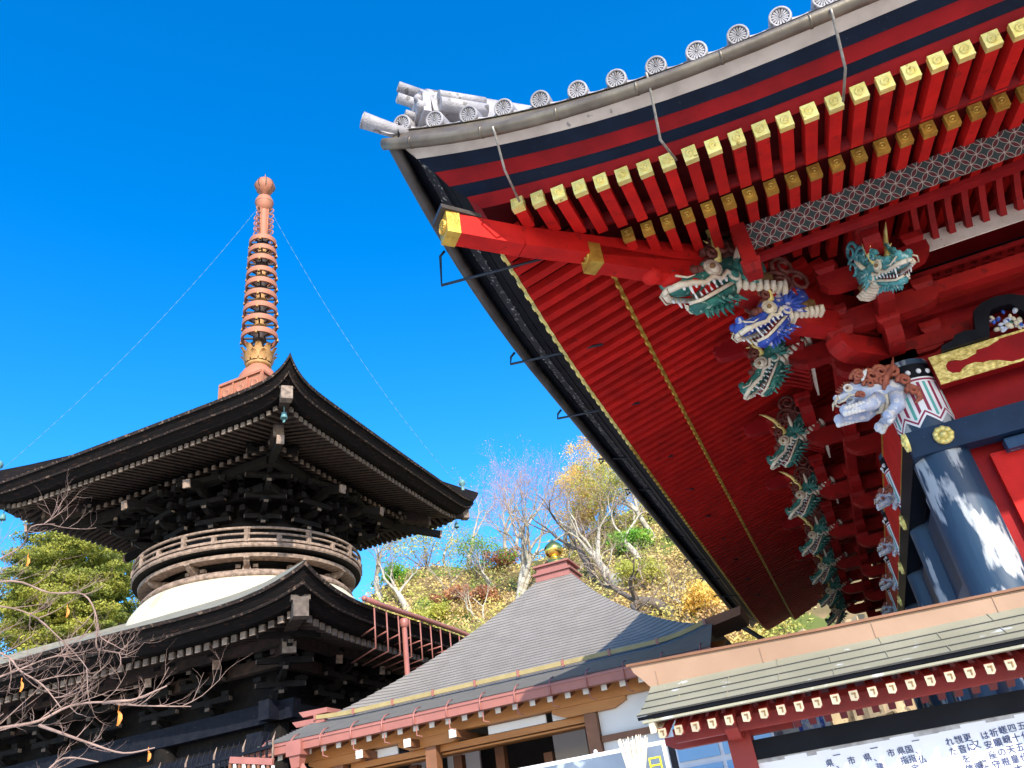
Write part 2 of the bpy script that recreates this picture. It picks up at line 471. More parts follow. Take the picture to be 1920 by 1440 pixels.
# hip rafters
def hipz(t): return 6.26 - .10*t + .03*t*t
b = MB()
pts = [V(EX-.22, FY-.22, 6.09), V(EX+.25, FY+.25, 6.08), V(EX+.85, FY+.85, 6.13), V(EX+1.6, FY+1.6, 6.25)]
for p, q in zip(pts, pts[1:]): b.beam(p, q, .16, .21)
o = H(b, 'hip_rafter', M['red'])
def dia_cap(p, t, w, h, parent):
    c = MB(); c.beam(p-t*.10, p+t*.015, w+.016, h+.016)
    side = t.cross(Z).normalized()
    c.lathe([(w*.40, 0), (w*.40, .014), (w*.30, .018), (w*.28, .006), (w*.12, .006), (w*.10, .02), (0, .022)], 20, p+t*.015, 0, True, t)
    for i in range(16):
        a = 2*math.pi*i/16
        c.ball(p+t*.03+side*(math.cos(a)*w*.34)+side.cross(t)*(math.sin(a)*w*.34), .010, 0, 6)
    c.build('end_cap', M['goldshade'], parent)
dg = V(-1, -1, 0).normalized()
dia_cap(pts[0], (pts[0]-pts[1]).normalized(), .16, .21, o)
b = MB()                                   # dark cover plate on top of the hip tip
t = (pts[0]-pts[1]).normalized(); u = V(0, 0, 1)
b.beam(pts[0]+u*.13+t*.06, pts[0]+u*.13-t*.30, .23, .04, 0, w2=.17)
b.build('cover_plate', M['gutterdark'], o)
b = MB()
pts2 = [V(EX+.70, FY+.70, 6.02), V(EX+1.3, FY+1.3, 6.02), V(EX+2.2, FY+2.2, 6.10)]
for p, q in zip(pts2, pts2[1:]): b.beam(p, q, .16, .20)
o = H(b, 'hip_rafter', M['red'])
dia_cap(pts2[0], (pts2[0]-pts2[1]).normalized(), .16, .20, o)
b = MB()                                    # scalloped cloud end below the second hip rafter
for i, (tt, rr) in enumerate(((1.15, .10), (1.30, .105), (1.44, .10), (1.57, .09))):
    b.ball(V(EX+tt, FY+tt, 5.93-.02*i), rr, 0, 12, (1, 1, .8))
b.beam(V(EX+1.15, FY+1.15, 5.98), V(EX+2.3, FY+2.3, 5.93), .15, .14)
H(b, 'cloud_nosing', M['red'])

# ---- tiles of the eave edge
def kiku_mesh():
    b = MB(); r = .083
    b.lathe([(r*.8, .45), (r, .45), (r, .012), (r*.96, 0), (r*.76, 0), (r*.74, .018)], 32, (0, 0, 0), 0)
    b.lathe([(r*.76, .016), (0, .016)], 32, (0, 0, 0), 1)
    b.lathe([(r*.10, .016), (r*.09, .002), (0, 0)], 10, (0, 0, 0), 0)
    for i in range(16):
        a = 2*math.pi*(i+.5)/16
        c, s_ = math.cos(a), math.sin(a)
        poly = []
        for rr, ww in ((.14, .012), (.5, .07), (.64, .085), (.72, .05)):
            poly.append((rr*r, ww*r))
        vs = []
        for zz in (.016, .004):
            for rr, ww in poly: vs.append((rr*c-ww*s_, rr*s_+ww*c, zz))
            for rr, ww in poly[::-1]: vs.append((rr*c+ww*s_, rr*s_-ww*c, zz))
        n = 8
        b.add(vs, [tuple(range(n, 2*n))] + [(k, (k+1) % n, n+(k+1) % n, n+k) for k in range(n)], 0)
    return b
kb = kiku_mesh()
k0 = H(kb, 'round_tile', [M['tile'], M['tiledark']])
TX0, TSP = -2.07, .31
def tile_frame(p, back):
    z = (Vector(back)-Vector(p)).normalized()
    x = z.cross(Z).normalized(); y = z.cross(x)
    return Matrix(((x.x, y.x, z.x, p[0]), (x.y, y.y, z.y, p[1]), (x.z, y.z, z.z, p[2]), (0, 0, 0, 1)))
def tile_pos(x): return V(x, FY-.44, 6.565+rise(x-EX+.45, 1)*1.0)
for i in range(14):
    x = TX0 + i*TSP
    p = tile_pos(x)
    o = k0 if i == 0 else k0.copy()
    if i: COL.objects.link(o)
    o.matrix_basis = tile_frame(p, p+V(0, 1, .36))
    if i < 13:
        b = MB(); rows = []
        q = tile_pos(x+TSP)
        for dy, dz in ((0, .02), (0, -.02), (.5, .16)):
            rr = []
            for j in range(9):
                t_ = j/8; sag = -.055*math.sin(math.pi*t_)
                c = p.lerp(q, t_)
                rr.append(V(c.x, c.y+.05+dy, c.z+.015+sag+dz + (.02 if dy else 0)))
            rows.append(rr)
        b.grid(rows)
        rows = []
        for dy, dz in ((0, .02), (.5, .22)):
            rows.append([V(p.lerp(q, j/8).x, p.y+.05+dy, p.lerp(q, j/8).z+.015-.055*math.sin(math.pi*j/8)+dz) for j in range(9)])
        b.grid(rows)
        H(b, 'pan_tile', M['tile'])
# corner tile and pan on the corner
p = V(EX-.60, FY-.56, 7.20)
tv = V(-1, -.8, .42).normalized()
p = p - tv*.02
b = MB(); b.tube([p+tv*.14, p, p-tv*.35], [.072, .066, .055], 18); b.lathe([(.075, 0), (.073, .01), (.056, .01), (.054, 0), (.02, 0), (0, .006)], 18, p+tv*.14, 0, True, tv)
H(b, 'corner_tile', M['tile'])
b = MB(); q = tile_pos(TX0)
b.grid([[p.lerp(q, j/8)+V(.02, .0, -.05-.05*math.sin(math.pi*j/8)+dz) for j in range(9)] for dz in (.03, -.03)])
b.grid([[p.lerp(q, j/8)+V(.02, dy, -.05-.05*math.sin(math.pi*j/8)+.03+dz) for j in range(9)] for dy, dz in ((0, 0), (.5, .2))])
H(b, 'pan_tile', M['tile'])
# hip ridge with its end ornament
hr = MB()
hp = [V(EX+t_, FY+t_, max(7.47+.16*(t_+.25), roofz(t_+.45)+.22)) for t_ in (-.25, .4, .9, 1.5, 2.3, 3.3, 4.5, 5.8)]
for off, w, h in ((-.05, .30, .16), (.07, .24, .08), (.15, .20, .07)):
    for a_, c_ in zip(hp, hp[1:]): hr.beam(a_+Z*off, c_+Z*off, w, h)
hr.tube([q+Z*.22 for q in hp], .075, 12)
H(hr, 'hip_ridge', M['tile'])
e = hp[0]; dgz = (hp[0]-hp[1]).normalized()
sd = dgz.cross(Z).normalized()
b = MB()
poly = [(-.19, -.20), (.19, -.20), (.20, .02), (.13, .15), (0, .20), (-.13, .15), (-.20, .02)]
b.prism(poly, e+dgz*.03, sd, Z, dgz*.07)
b.prism([(x*.75, y*.75) for x, y in poly], e+dgz*.10, sd, Z, dgz*.03)
for s_ in (-1, 1):
    b.ball(e+dgz*.11+sd*(.12*s_)+Z*.02, .05, 0, 10); b.ball(e+dgz*.11+sd*(.16*s_)-Z*.12, .05, 0, 10)
    for zz, rr in ((-.10, .065), (.01, .05)):
        b.tube([e+sd*(.20*s_)+Z*zz-dgz*.05, e+sd*(.20*s_)+Z*zz-dgz*.50], rr, 12)
H(b, 'ridge_end_tile', M['tile'])
tip_dir = (dgz + Z*.28).normalized()
for off, zz, ln, rr in ((0, .25, .20, .050), (.0, .09, .22, .048), (.0, -.10, .16, .042)):
    b = MB(); c0 = e + dgz*.05 + Z*zz
    b.tube([c0-tip_dir*.18, c0+tip_dir*ln], rr, 16)
    b.lathe([(rr, 0), (rr*.75, .006), (rr*.7, -.004), (0, -.004)], 16, c0+tip_dir*ln, 0, True, tip_dir)
    H(b, 'ridge_tube_tile', M['tile'])

# ---- gutter rods
for a_, b_, c_ in (((928, 250), (946, 318), (974, 378)), ((1216, 150), (1238, 262), (1268, 300)), ((1562, 32), (1585, 128), (1581, 190))):
    b = MB(); p0 = at(*a_, 4.16)
    b.tube([p0+V(0, .02, .10), p0+V(0, -.035, .03), p0, at(*b_, 4.36), at(*c_, 4.70)], .010, 6)
    H(b, 'gutter_rod', M['rod'])
def at_x(x, y, X):
    d = ray(x, y); return CAM + d*(X/d.x)
for q in ((828, 535), (957, 683), (1045, 785), (1122, 861), (1172, 918), (1213, 964), (1248, 1006), (1282, 1050), (1312, 1085), (1338, 1118)):
    p = at_x(*q, -2.27); b = MB()
    y = p.y
    b.tube([V(-2.2, y, gut_side(min(y, FAR)).z), V(-2.25, y, gut_side(min(y, FAR)).z-.04), p, V(-1.25, y+.02, 6.03)], .013, 6)
    H(b, 'gutter_rod', M['iron'])
# rain pipe at the far corner
b = MB()
b.tube([V(-2.2, 21.5, 6.45), V(-2.2, 21.5, 6.1), V(-1.5, 21.6, 5.4), V(-1.4, 21.6, 0)], .07, 10)
b.lathe([(.07, -.25), (.15, 0), (.15, .15)], 12, V(-2.2, 21.5, 6.15))
H(b, 'downpipe', M['gutterdark'])

# ---- walls, columns, beams
b = MB(); b.box((WX+.10+7, WY+.05, 3.3), (14, .1, 7.0)); b.box((WX+.10, WY+6.6, 3.3), (.1, 13.0, 7.0)); H(b, 'wall', M['deepred'])
b = MB(); b.quad((WX, WY, 6.74), (15, WY, 6.74), (15, 22, 6.74), (WX, 22, 6.74)); b.quad((WX, 21, 0), (15, 21, 0), (15, 21, 11), (WX, 21, 11)); b.quad((15, 0, 0), (15, 22, 0), (15, 22, 11), (15, 0, 11)); H(b, 'ceiling', M['black'])
CY = [WY + 2.17*k for k in range(7)]
def stripe_wrap(c, a0, a1, parent, r=.252, z0=4.50, z1=5.14):
    """painted cloth pattern round the column top: narrow vertical stripes ending in points, dark cap with pale dots"""
    b = MB(); n = 112
    seq = [0, 2, 0, 1, 0, 2, 0, 1]
    for k in range(n):
        an, an2 = 2*math.pi*k/n, 2*math.pi*(k+1)/n
        def pt(a, z): return V(c[0]+r*math.cos(a), c[1]+r*math.sin(a), z)
        def low(a):
            ph = (a/(2*math.pi)*8) % 1.0
            return z0 + .10*abs(ph-.5)*2
        s = (k//2) % 7; ph = ((k+.5)/n*8) % 1.0
        m = [0, 1, 0, 2, 0, 1, 0][int(ph*7)]
        for lo0, lo1, mm in ((.0, .028, 0), (.028, .052, 1), (.052, .075, 0)):
            b.add([pt(an, low(an)+lo0), pt(an2, low(an2)+lo0), pt(an2, low(an2)+lo1), pt(an, low(an)+lo1)], ((0, 1, 2, 3),), mm)
        b.add([pt(an, low(an)+.075), pt(an2, low(an2)+.075), pt(an2, z1-.20), pt(an, z1-.20)], ((0, 1, 2, 3),), m)
        for u0, u1, mm in ((.20, .185, 0), (.185, .165, 1), (.165, .15, 0), (.15, 0, 3)):
            b.add([pt(an, z1-u0), pt(an2, z1-u0), pt(an2, z1-u1), pt(an, z1-u1)], ((0, 1, 2, 3),), mm)
    for k in range(16):
        a = 2*math.pi*k/16
        q = V(c[0]+r*math.cos(a), c[1]+r*math.sin(a), z1-.09)
        b.ball(q, .026, 0, 10)
    b.build('painted_wrap', [M['stripeW'], M['stripeP'], M['stripeT'], M['black']], parent)
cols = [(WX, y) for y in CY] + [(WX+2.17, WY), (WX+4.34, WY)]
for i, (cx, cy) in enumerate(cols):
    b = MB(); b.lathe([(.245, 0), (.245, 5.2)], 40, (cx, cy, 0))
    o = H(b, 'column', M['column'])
    stripe_wrap((cx, cy), 0, 0, o)
def rosette(p, axis, parent):
    b = MB()
    b.lathe([(.085, 0), (.085, .02), (.07, .03), (.03, .022), (.028, .05), (0, .055)], 24, p, 0, True, axis)
    rot = axis.to_track_quat('Z', 'Y').to_matrix()
    for k in range(9):
        a = 2*math.pi*k/9
        b.ball(p + rot @ V(.062*math.cos(a), .062*math.sin(a), .024), .028, 0, 8, (1, 1, .5), rot)
    b.build('rosette', M['gold'], parent)
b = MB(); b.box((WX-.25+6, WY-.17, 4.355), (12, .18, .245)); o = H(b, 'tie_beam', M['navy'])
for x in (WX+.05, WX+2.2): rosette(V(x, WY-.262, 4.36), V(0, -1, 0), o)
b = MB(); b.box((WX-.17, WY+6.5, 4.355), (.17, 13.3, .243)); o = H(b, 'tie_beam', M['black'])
for y in CY: rosette(V(WX-.257, y+.02-.35 if y == WY else y, 4.36), V(-1, 0, 0), o)
b = MB(); b.box((WX+.5+5.2, WY-.12, 4.165), (10.4, .12, .10)); H(b, 'lower_tie_beam', M['navypeel'])
# gold edged head beam of the front
b = MB(); b.box((WX+.22+5, WY-.18, 4.995), (10, .12, .29)); hb = H(b, 'head_beam', M['deepred'])
b = MB()
for zz in (5.135, 4.857): b.box((WX+.22+5, WY-.243, zz), (10, .012, .022))
x0 = WX+.222; y_ = WY-.244
top = [(0, .135), (.62, .135), (.60, .115), (.50, .085), (.40, .085), (.385, .055), (.30, .03), (.24, .03), (.20, .05), (.14, .055), (.105, .02), (.10, -.03), (.13, -.07), (.19, -.085), (.22, -.06), (.27, -.035), (.34, -.03), (.40, -.055), (.46, -.055), (.52, -.075), (.62, -.128), (.0, -.135)]
n = len(top)
b.prism(top, (x0, y_, 4.995), (1, 0, 0), (0, 0, 1), (0, -.006, 0))
b.build('gilt_corner', M['goldfoil'], hb)
# red head beams of the side with gold edges
for k in range(6):
    b = MB(); b.box((WX-.17, CY[k]+1.085, 4.83), (.10, 1.66, .58)); o = H(b, 'side_panel', M['redbrown'] if False else M['red'])
    b = MB()
    for zz in (5.11, 4.55): b.box((WX-.226, CY[k]+1.085, zz), (.014, 1.66, .02))
    b.build('gilt_edge', M['goldshade'], o)
# front: red panel beside the column and navy frame posts
b = MB(); b.box((WX+.60, WY-.02, 2.1), (.46, .10, 4.1)); H(b, 'wall_panel', M['red'])
b = MB(); b.box((WX+1.1, WY-.06, 2.1), (.5, .14, 4.1)); H(b, 'door_frame', M['navypeel'])
for k in range(6):
    b = MB(); b.box((WX-.02, CY[k]+1.085, 2.0), (.16, 1.6, 4.24)); H(b, 'wall_panel', M['navy'])
    b = MB(); b.box((WX-.10, CY[k]+.62, 2.0), (.12, .16, 4.24)); b.box((WX-.10, CY[k]+1.085, 3.2), (.10, 1.6, .16)); H(b, 'door_frame', M['navypeel'])

# ---- brackets
OUT = [0.45, 0.85, 1.25]
def arm_poly(o0, o1, z0, h):
    return [(o0, z0), (o1-.16, z0), (o1-.10, z0+.02), (o1-.04, z0+.06), (o1, z0+.12), (o1, z0+h), (o0, z0+h)]
def masu(b, c, s=.21, h=.13):
    b.box((c[0], c[1], c[2]+h*.72), (s, s, h*.56))
    b.box((c[0], c[1], c[2]+h*.22), (s, s, h*.44), 0, None, .72)
def bracket(c, o, l, corner=False):
    o, l = Vector(o), Vector(l); c = Vector(c)
    b = MB(); blocks = []
    zs = [5.30, 5.56, 5.82]
    blocks.append((c+Z*5.15, .34, .17))
    for k, (oo, z0) in enumerate(zip(OUT, zs)):
        b.prism(arm_poly(-.1, oo+.10, z0, .19), c-l*.075, o, Z, l*.15)
        q = c + o*oo
        blocks.append((q+Z*(z0+.17), .21, .13))
        hl = .50
        po = [(-hl, .19), (-hl, .10), (-hl+.06, .03), (-hl+.16, 0), (hl-.16, 0), (hl-.06, .03), (hl, .10), (hl, .19)]
        if k < 2:
            b.prism(po, q - o*.072 + Z*(z0+.30-.06), l, Z, o*.144)
            for s_ in (-.40, .40): blocks.append((q + l*s_ + Z*(z0+.42), .19, .12))
        if k == 0:
            b.prism(po, c - o*.072 + Z*(z0-.002), l, Z, o*.145)
            for s_ in (-.40, .40): blocks.append((c + l*s_ + Z*(z0+.18), .19, .12))
    ob = H(b, 'bracket_set', M['bred'])
    for q, s_, h in blocks:
        bb = MB(); masu(bb, q, s_, h); bb.build('bearing_block', M['bred'], ob)
    return ob
for y in CY: bracket((WX, y, 0), (-1, 0, 0), (0, 1, 0))
for x in (WX, WX+2.17): bracket((x, WY, 0), (0, -1, 0), (1, 0, 0))
# mid-bay sets on the side too
# diagonal arms at the corner
b = MB(); dgo = V(-1, -1, 0).normalized(); dl = V(1, -1, 0).normalized()
for oo, z0 in zip((.75, 1.3, 1.85), (5.30, 5.56, 5.80)):
    b.prism(arm_poly(-.1, oo, z0, .21), V(WX, WY, 0)-dl*.10, dgo, Z, dl*.20)
ob = H(b, 'corner_bracket', M['bred'])
for oo, z0 in zip((.62, 1.2, 1.75), (5.30, 5.56, 5.80)):
    bb = MB(); masu(bb, V(WX, WY, 0)+dgo*oo+Z*(z0+.20), .26, .15); bb.build('bearing_block', M['bred'], ob)
# long beams over the arms
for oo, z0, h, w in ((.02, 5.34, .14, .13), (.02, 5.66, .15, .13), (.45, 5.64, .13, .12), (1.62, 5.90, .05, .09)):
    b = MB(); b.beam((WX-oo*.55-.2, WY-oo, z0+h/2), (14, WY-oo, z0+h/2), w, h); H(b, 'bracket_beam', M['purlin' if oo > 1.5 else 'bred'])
    if oo < 1: b = MB(); b.beam((WX-oo, WY-oo*.55-.2, z0+h/2), (WX-oo, 21.5+oo, z0+h/2), w, h); H(b, 'bracket_beam', M['bred'])
# patterned boards under the rafters
b = MB(); b.quad((.40, 6.08, 5.955), (4.4, 6.08, 5.955), (4.4, 6.00, 6.19), (.40, 6.00, 6.19)); o = H(b, 'patterned_board', M['shippo'])
uv_planar(o, V(1, 0, 0), V(0, 0, 1))
b = MB(); b.box((.34, 6.03, 5.96), (.12, .20, .44)); b.box((.34, 6.03, 5.72), (.17, .2, .12), 0, None, .75); H(b, 'purlin_end', M['bred'])
# ribbed coving with pale boards
def coving(a, bb_, o, l0, n):
    a, bb_, o = Vector(a), Vector(bb_), Vector(o)
    L = (bb_-a).length; u = (bb_-a).normalized()
    b = MB()
    b.beam(a+Z*6.11+o*.66, bb_+Z*6.11+o*.66, .02, .20)
    H(b, 'patterned_board', M['patwhite'])
    for i in range(n):
        p = a + u*(L*(i+.5)/n)
        b = MB(); pts = []
        for t_ in (0, .25, .5, .75, 1):
            pts.append(p + o*(.69+.36*t_) + Z*(6.12+.10*t_ + .10*math.sin(t_*math.pi/2)))
        for q, w in zip(pts, pts[1:]): b.beam(q, w, .055, .09)
        H(b, 'coving_rib', M['bred'])
coving((WX+.42, WY, 0), (WX+1.75, WY, 0), (0, -1, 0), 0, 9)
for k in range(3): coving((WX, CY[k]+.45, 0), (WX, CY[k+1]-.45, 0), (-1, 0, 0), 0, 11)
# lattice boards between the steps
def lattice(a, bb_, o, o0, o1, z):
    a, bb_, o = Vector(a), Vector(bb_), Vector(o); u = (bb_-a).normalized(); L = (bb_-a).length
    b = MB()
    p = a + o*o0 + Z*(z+.06); q = bb_ + o*o0 + Z*(z+.06)
    b.quad(p, q, q+o*(o1-o0), p+o*(o1-o0), 1)
    n = int(L/.11)
    for i in range(n+1):
        c = a + u*(L*i/n)
        b.beam(c+o*o0+Z*z, c+o*o1+Z*z, .05, .05)
    for j in range(4):
        oo = o0+(o1-o0)*j/3
        b.beam(a+o*oo+Z*z, bb_+o*oo+Z*z, .035, .045)
    H(b, 'lattice_board', [M['bred'], M['black']])
lattice((WX+.3, WY, 0), (WX+3, WY, 0), (0, -1, 0), .10, .42, 5.93)
for k in range(4): lattice((WX, CY[k]+.30, 0), (WX, CY[k+1]-.30, 0), (-1, 0, 0), .10, .42, 5.93)
# cloud noses under the side rafters
for k in range(5):
    y = CY[k] + .0
    b = MB()
    poly = [(-.1, 0), (.45, 0), (.62, .02), (.70, .09), (.66, .15), (.72, .20), (.66, .27), (.55, .25), (.48, .30), (-.1, .22)]
    b.prism([(x_*.52, z_*.62) for x_, z_ in poly], (WX-1.28, y-.06, 5.93), (-1, 0, 0), (0, 0, 1), (0, .12, 0), 0)
    H(b, 'cloud_nosing', M['deepred'])
# frog-leg strut with its carved figures at the right edge
b = MB()
pl = [(-.62, 0), (-.60, .05), (-.50, .07), (-.45, .12), (-.36, .13), (-.28, .11), (-.25, .2), (-.22, .30), (-.12, .36), (0, .38), (.12, .36), (.22, .30), (.25, .2), (.28, .11), (.36, .13), (.45, .12), (.5, .07), (.6, .05), (.62, 0), (.2, 0), (.16, .10), (.13, .2), (.08, .26), (0, .27), (-.08, .26), (-.13, .2), (-.16, .10), (-.2, 0)]
pl1 = pl[:10]+[(0, .27), (-.08, .26), (-.13, .2), (-.16, .10), (-.2, 0)]
pl2 = [(-x, y) for x, y in pl1][::-1]
fx = 2.36
for q in (pl1, pl2): b.prism(q, (fx, WY-.30, 5.15), (1, 0, 0), (0, 0, 1), (0, .12, 0))
ob = H(b, 'frog_leg_strut', M['black'])
b = MB(); rk = random.Random(4)
for i in range(26):
    b.ball((fx+rk.uniform(-.11, .11), WY-.25+rk.uniform(-.02, .02), 5.17+rk.uniform(0, .20)), rk.uniform(.018, .036), rk.choice((0, 1, 1, 2, 3, 0)), 8, (1.3, .7, .8), Matrix.Rotation(rk.uniform(0, 3), 3, 'Y'))
b.build('carved_relief', [M['palblue'], M['cream'], M['green'], M['blue']], ob)

# ---- carved dragon heads
def wavy(p, q, n, amp, ax):
    return [Vector(p).lerp(Vector(q), i/n) + Vector(ax)*(amp*math.sin(i*2.1)) for i in range(n+1)]
def dragon(mx, skin, maneM):
    b = MB()
    b.loft([((-.36, 0, .10), .10, .13), ((-.24, 0, .10), .115, .14), ((-.12, 0, .075), .115, .125), ((-.02, 0, .075), .11, .10), ((.08, 0, .065), .09, .075), ((.18, 0, .05), .075, .055), ((.27, 0, .05), .075, .055), ((.33, 0, .065), .062, .05), ((.36, 0, .06), .03, .025)], 16)
    for s in (-1, 1):
        b.ball((.315, .045*s, .105), .035, 0, 10)                    # nostrils
        b.ball((.05, .07*s, .125), .05, 0, 10, (1.3, .8, .7))       # brows
        b.ball((-.06, .095*s, .02), .05, 0, 10)                      # cheeks
        for k in range(6):                                           # spiky mane of the cheek
            a = -.9 + k*.38
            p0 = V(-.09, .10*s, .04); p1 = p0 + V(-.16*math.cos(a), .035*s, .15*math.sin(a))
            b.tube([p0, p0.lerp(p1, .6), p1], [.024, .018, .003], 6)
    for k in range(5): b.tube([(-.10-.06*k, 0, .20), (-.15-.06*k, 0, .255)], [.03, .004], 6)
    ob = H(b, 'dragon_carving', M[skin]); ob.matrix_basis = mx
    def sub(bb, nm, m):
        o = bb.build(nm, M[m], None); o.parent = ob; return o
    j = MB()
    j.loft([((-.08, 0, -.03), .075, .05), ((.02, 0, -.065), .075, .04), ((.12, 0, -.10), .065, .03), ((.21, 0, -.12), .055, .028), ((.26, 0, -.105), .03, .02)], 12)
    for k in range(7): j.tube([(.16-.04*k, 0, -.11), (.18-.045*k, .0, -.19+.01*k)], [.022, .003], 6)
    for s in (-1, 1):
        for k in range(4): j.tube([(.10-.05*k, .05*s, -.09), (.08-.06*k, .075*s, -.15)], [.018, .003], 5)
    sub(j, 'lower_jaw', skin)
    t = MB(); t.loft([((-.05, 0, -.01), .06, .03), ((.08, 0, -.04), .055, .03), ((.2, 0, -.08), .035, .012), ((.25, 0, -.07), .015, .006)], 10)
    sub(t, 'tongue', 'mouth')
    l = MB()
    for s in (-1, 1):
        l.tube([(-.06, .115*s, .005), (-.02, .118*s, .04), (.03, .102*s, .005), (.08, .098*s, .03), (.15, .088*s, .0), (.24, .085*s, .01), (.32, .07*s, .015), (.375, .02*s, .02)], [.015, .017, .015, .017, .016, .018, .022, .022], 7)
        l.tube([(-.05, .085*s, -.02), (.04, .085*s, -.05), (.14, .075*s, -.08), (.22, .06*s, -.10), (.275, .015*s, -.085)], .012, 6)
        pts = [V(-.06+.034*math.cos(a), .118*s, .012+.034*math.sin(a)) for a in [i*.7 for i in range(10)]]
        l.tube(pts, .011, 6)
    l.tube([(.375, .02, .02), (.385, 0, .022), (.375, -.02, .02)], .018, 7)
    sub(l, 'lips', 'cream')
    for s in (-1, 1):
        te = MB()
        for k in range(8):
            x = .30-.042*k; y = (.065+.006*k)*s
            te.tube([(x, y, .005), (x, y*.96, -.020 if k != 1 else -.055)], [.012, .006], 6)
            if k < 6: te.tube([(x-.06, y*.85, -.085+.012*k), (x-.06, y*.85, -.05+.012*k if k else -.03)], [.008, .003], 6)
        sub(te, 'teeth', 'white')
    for s in (-1, 1):
        e = MB(); e.ball((.045, .088*s, .088), .046, 0, 14); o = sub(e, 'eye', 'cream')
        pp = MB(); pp.ball((.066, .122*s, .088), .019, 0, 10); q = pp.build('pupil', M['brown'], None); q.parent = ob
        r_ = MB(); r_.tube([V(.045+.056*math.cos(a), .098*s, .090+.050*math.sin(a)) for a in [i*.6283 for i in range(11)]], .013, 6); sub(r_, 'eyelid', 'cream')
        r_ = MB()
        for kk in range(5): r_.ball((-.02+.045*kk, .062*s, .158-.012*kk+.012*math.sin(kk*1.6)), .034, 0, 8)
        sub(r_, 'eyebrow', maneM)
        h = MB()
        h.tube([(-.03, .06*s, .14), (-.07, .085*s, .24), (-.09, .10*s, .34), (-.075, .11*s, .44), (-.045, .115*s, .52)], [.040, .034, .026, .017, .003], 8)
        h.tube([(-.07, .085*s, .24), (.0, .10*s, .30)], [.018, .003], 6)
        sub(h, 'horn', 'gold')
        ea = MB(); ea.loft([((-.13, .12*s, .12), .012, .02), ((-.17, .14*s, .16), .015, .035), ((-.20, .15*s, .20), .012, .025), ((-.225, .15*s, .23), .004, .006)], 8); sub(ea, 'ear', 'cream')
        w = MB(); w.tube([(.31, .06*s, .09), (.34, .10*s, .06), (.30, .13*s, .02), (.24, .135*s, .03)], [.009, .008, .006, .003], 5); sub(w, 'whisker', 'cream')
    m_ = MB()
    for s in (-1, 1):
        for cx, cz, rr in ((-.22, .24, .13), (-.38, .20, .12), (-.36, .36, .10), (-.10, .25, .075), (.0, .20, .05)):
            pts = []
            for i in range(16):
                a = i*.65; q = rr*(1-i/19)
                pts.append(V(cx+q*math.cos(a), (.085+.002*i)*s, cz+q*math.sin(a)))
            m_.tube(pts, [.022-.0008*i for i in range(16)], 6)
        m_.ball((-.26, .04*s, .22), .125, 0, 10, (1.25, .55, 1.0))
    sub(m_, 'mane', maneM)
    be = MB()
    for k in range(7):
        x = -.10-.05*k; z = -.035-.010*k
        pts = [V(x, .10*math.sin(a), z+.02-.055*math.cos(a)+.02) for a in (-1.5, -.8, 0, .8, 1.5)]
        be.tube(pts, [.016, .024, .026, .024, .016], 6)
    sub(be, 'belly_scales', 'cream')
    be = MB(); be.loft([((-.38, 0, .0), .095, .06), ((-.22, 0, -.005), .10, .06), ((-.08, 0, .0), .08, .04)], 12)
    sub(be, 'belly', 'brown')
    return ob
def face(p, d, tilt, s, roll=0.0):
    d = Vector(d).normalized()
    x = (d*math.cos(tilt) - Z*math.sin(tilt)).normalized()
    y = Z.cross(x).normalized(); z = x.cross(y)
    m = Matrix(((x.x*s, y.x*s, z.x*s, p[0]), (x.y*s, y.y*s, z.y*s, p[1]), (x.z*s, y.z*s, z.z*s, p[2]), (0, 0, 0, 1)))
    return m @ Matrix.Rotation(roll, 4, 'X')
def copy_part(o, mx):
    c = o.copy(); COL.objects.link(c); c.matrix_basis = mx
    for ch in list(o.children):
        k = ch.copy(); COL.objects.link(k); k.parent = c
    return c
dside = dragon(face((WX-1.12, CY[0], 5.66), (-1, 0, 0), .62, 1.12), 'green', 'mane')
for k in range(1, 7): copy_part(dside, face((WX-1.12, CY[k], 5.66), (-1, 0, 0), .62, 1.08))
dd = V(-1, -1, 0).normalized()
dragon(face(V(WX, WY, 5.90)+dd*1.98, (-1, -.9, 0), .24, 1.55), 'green', 'mane')
dragon(face(V(WX, WY, 5.60)+dd*1.42, (-1, -.75, 0), .42, 1.25), 'blue', 'mane')
dragon(face((WX+.02, WY-1.16, 5.60), (.42, -1, 0), .38, .98), 'teal', 'teal')
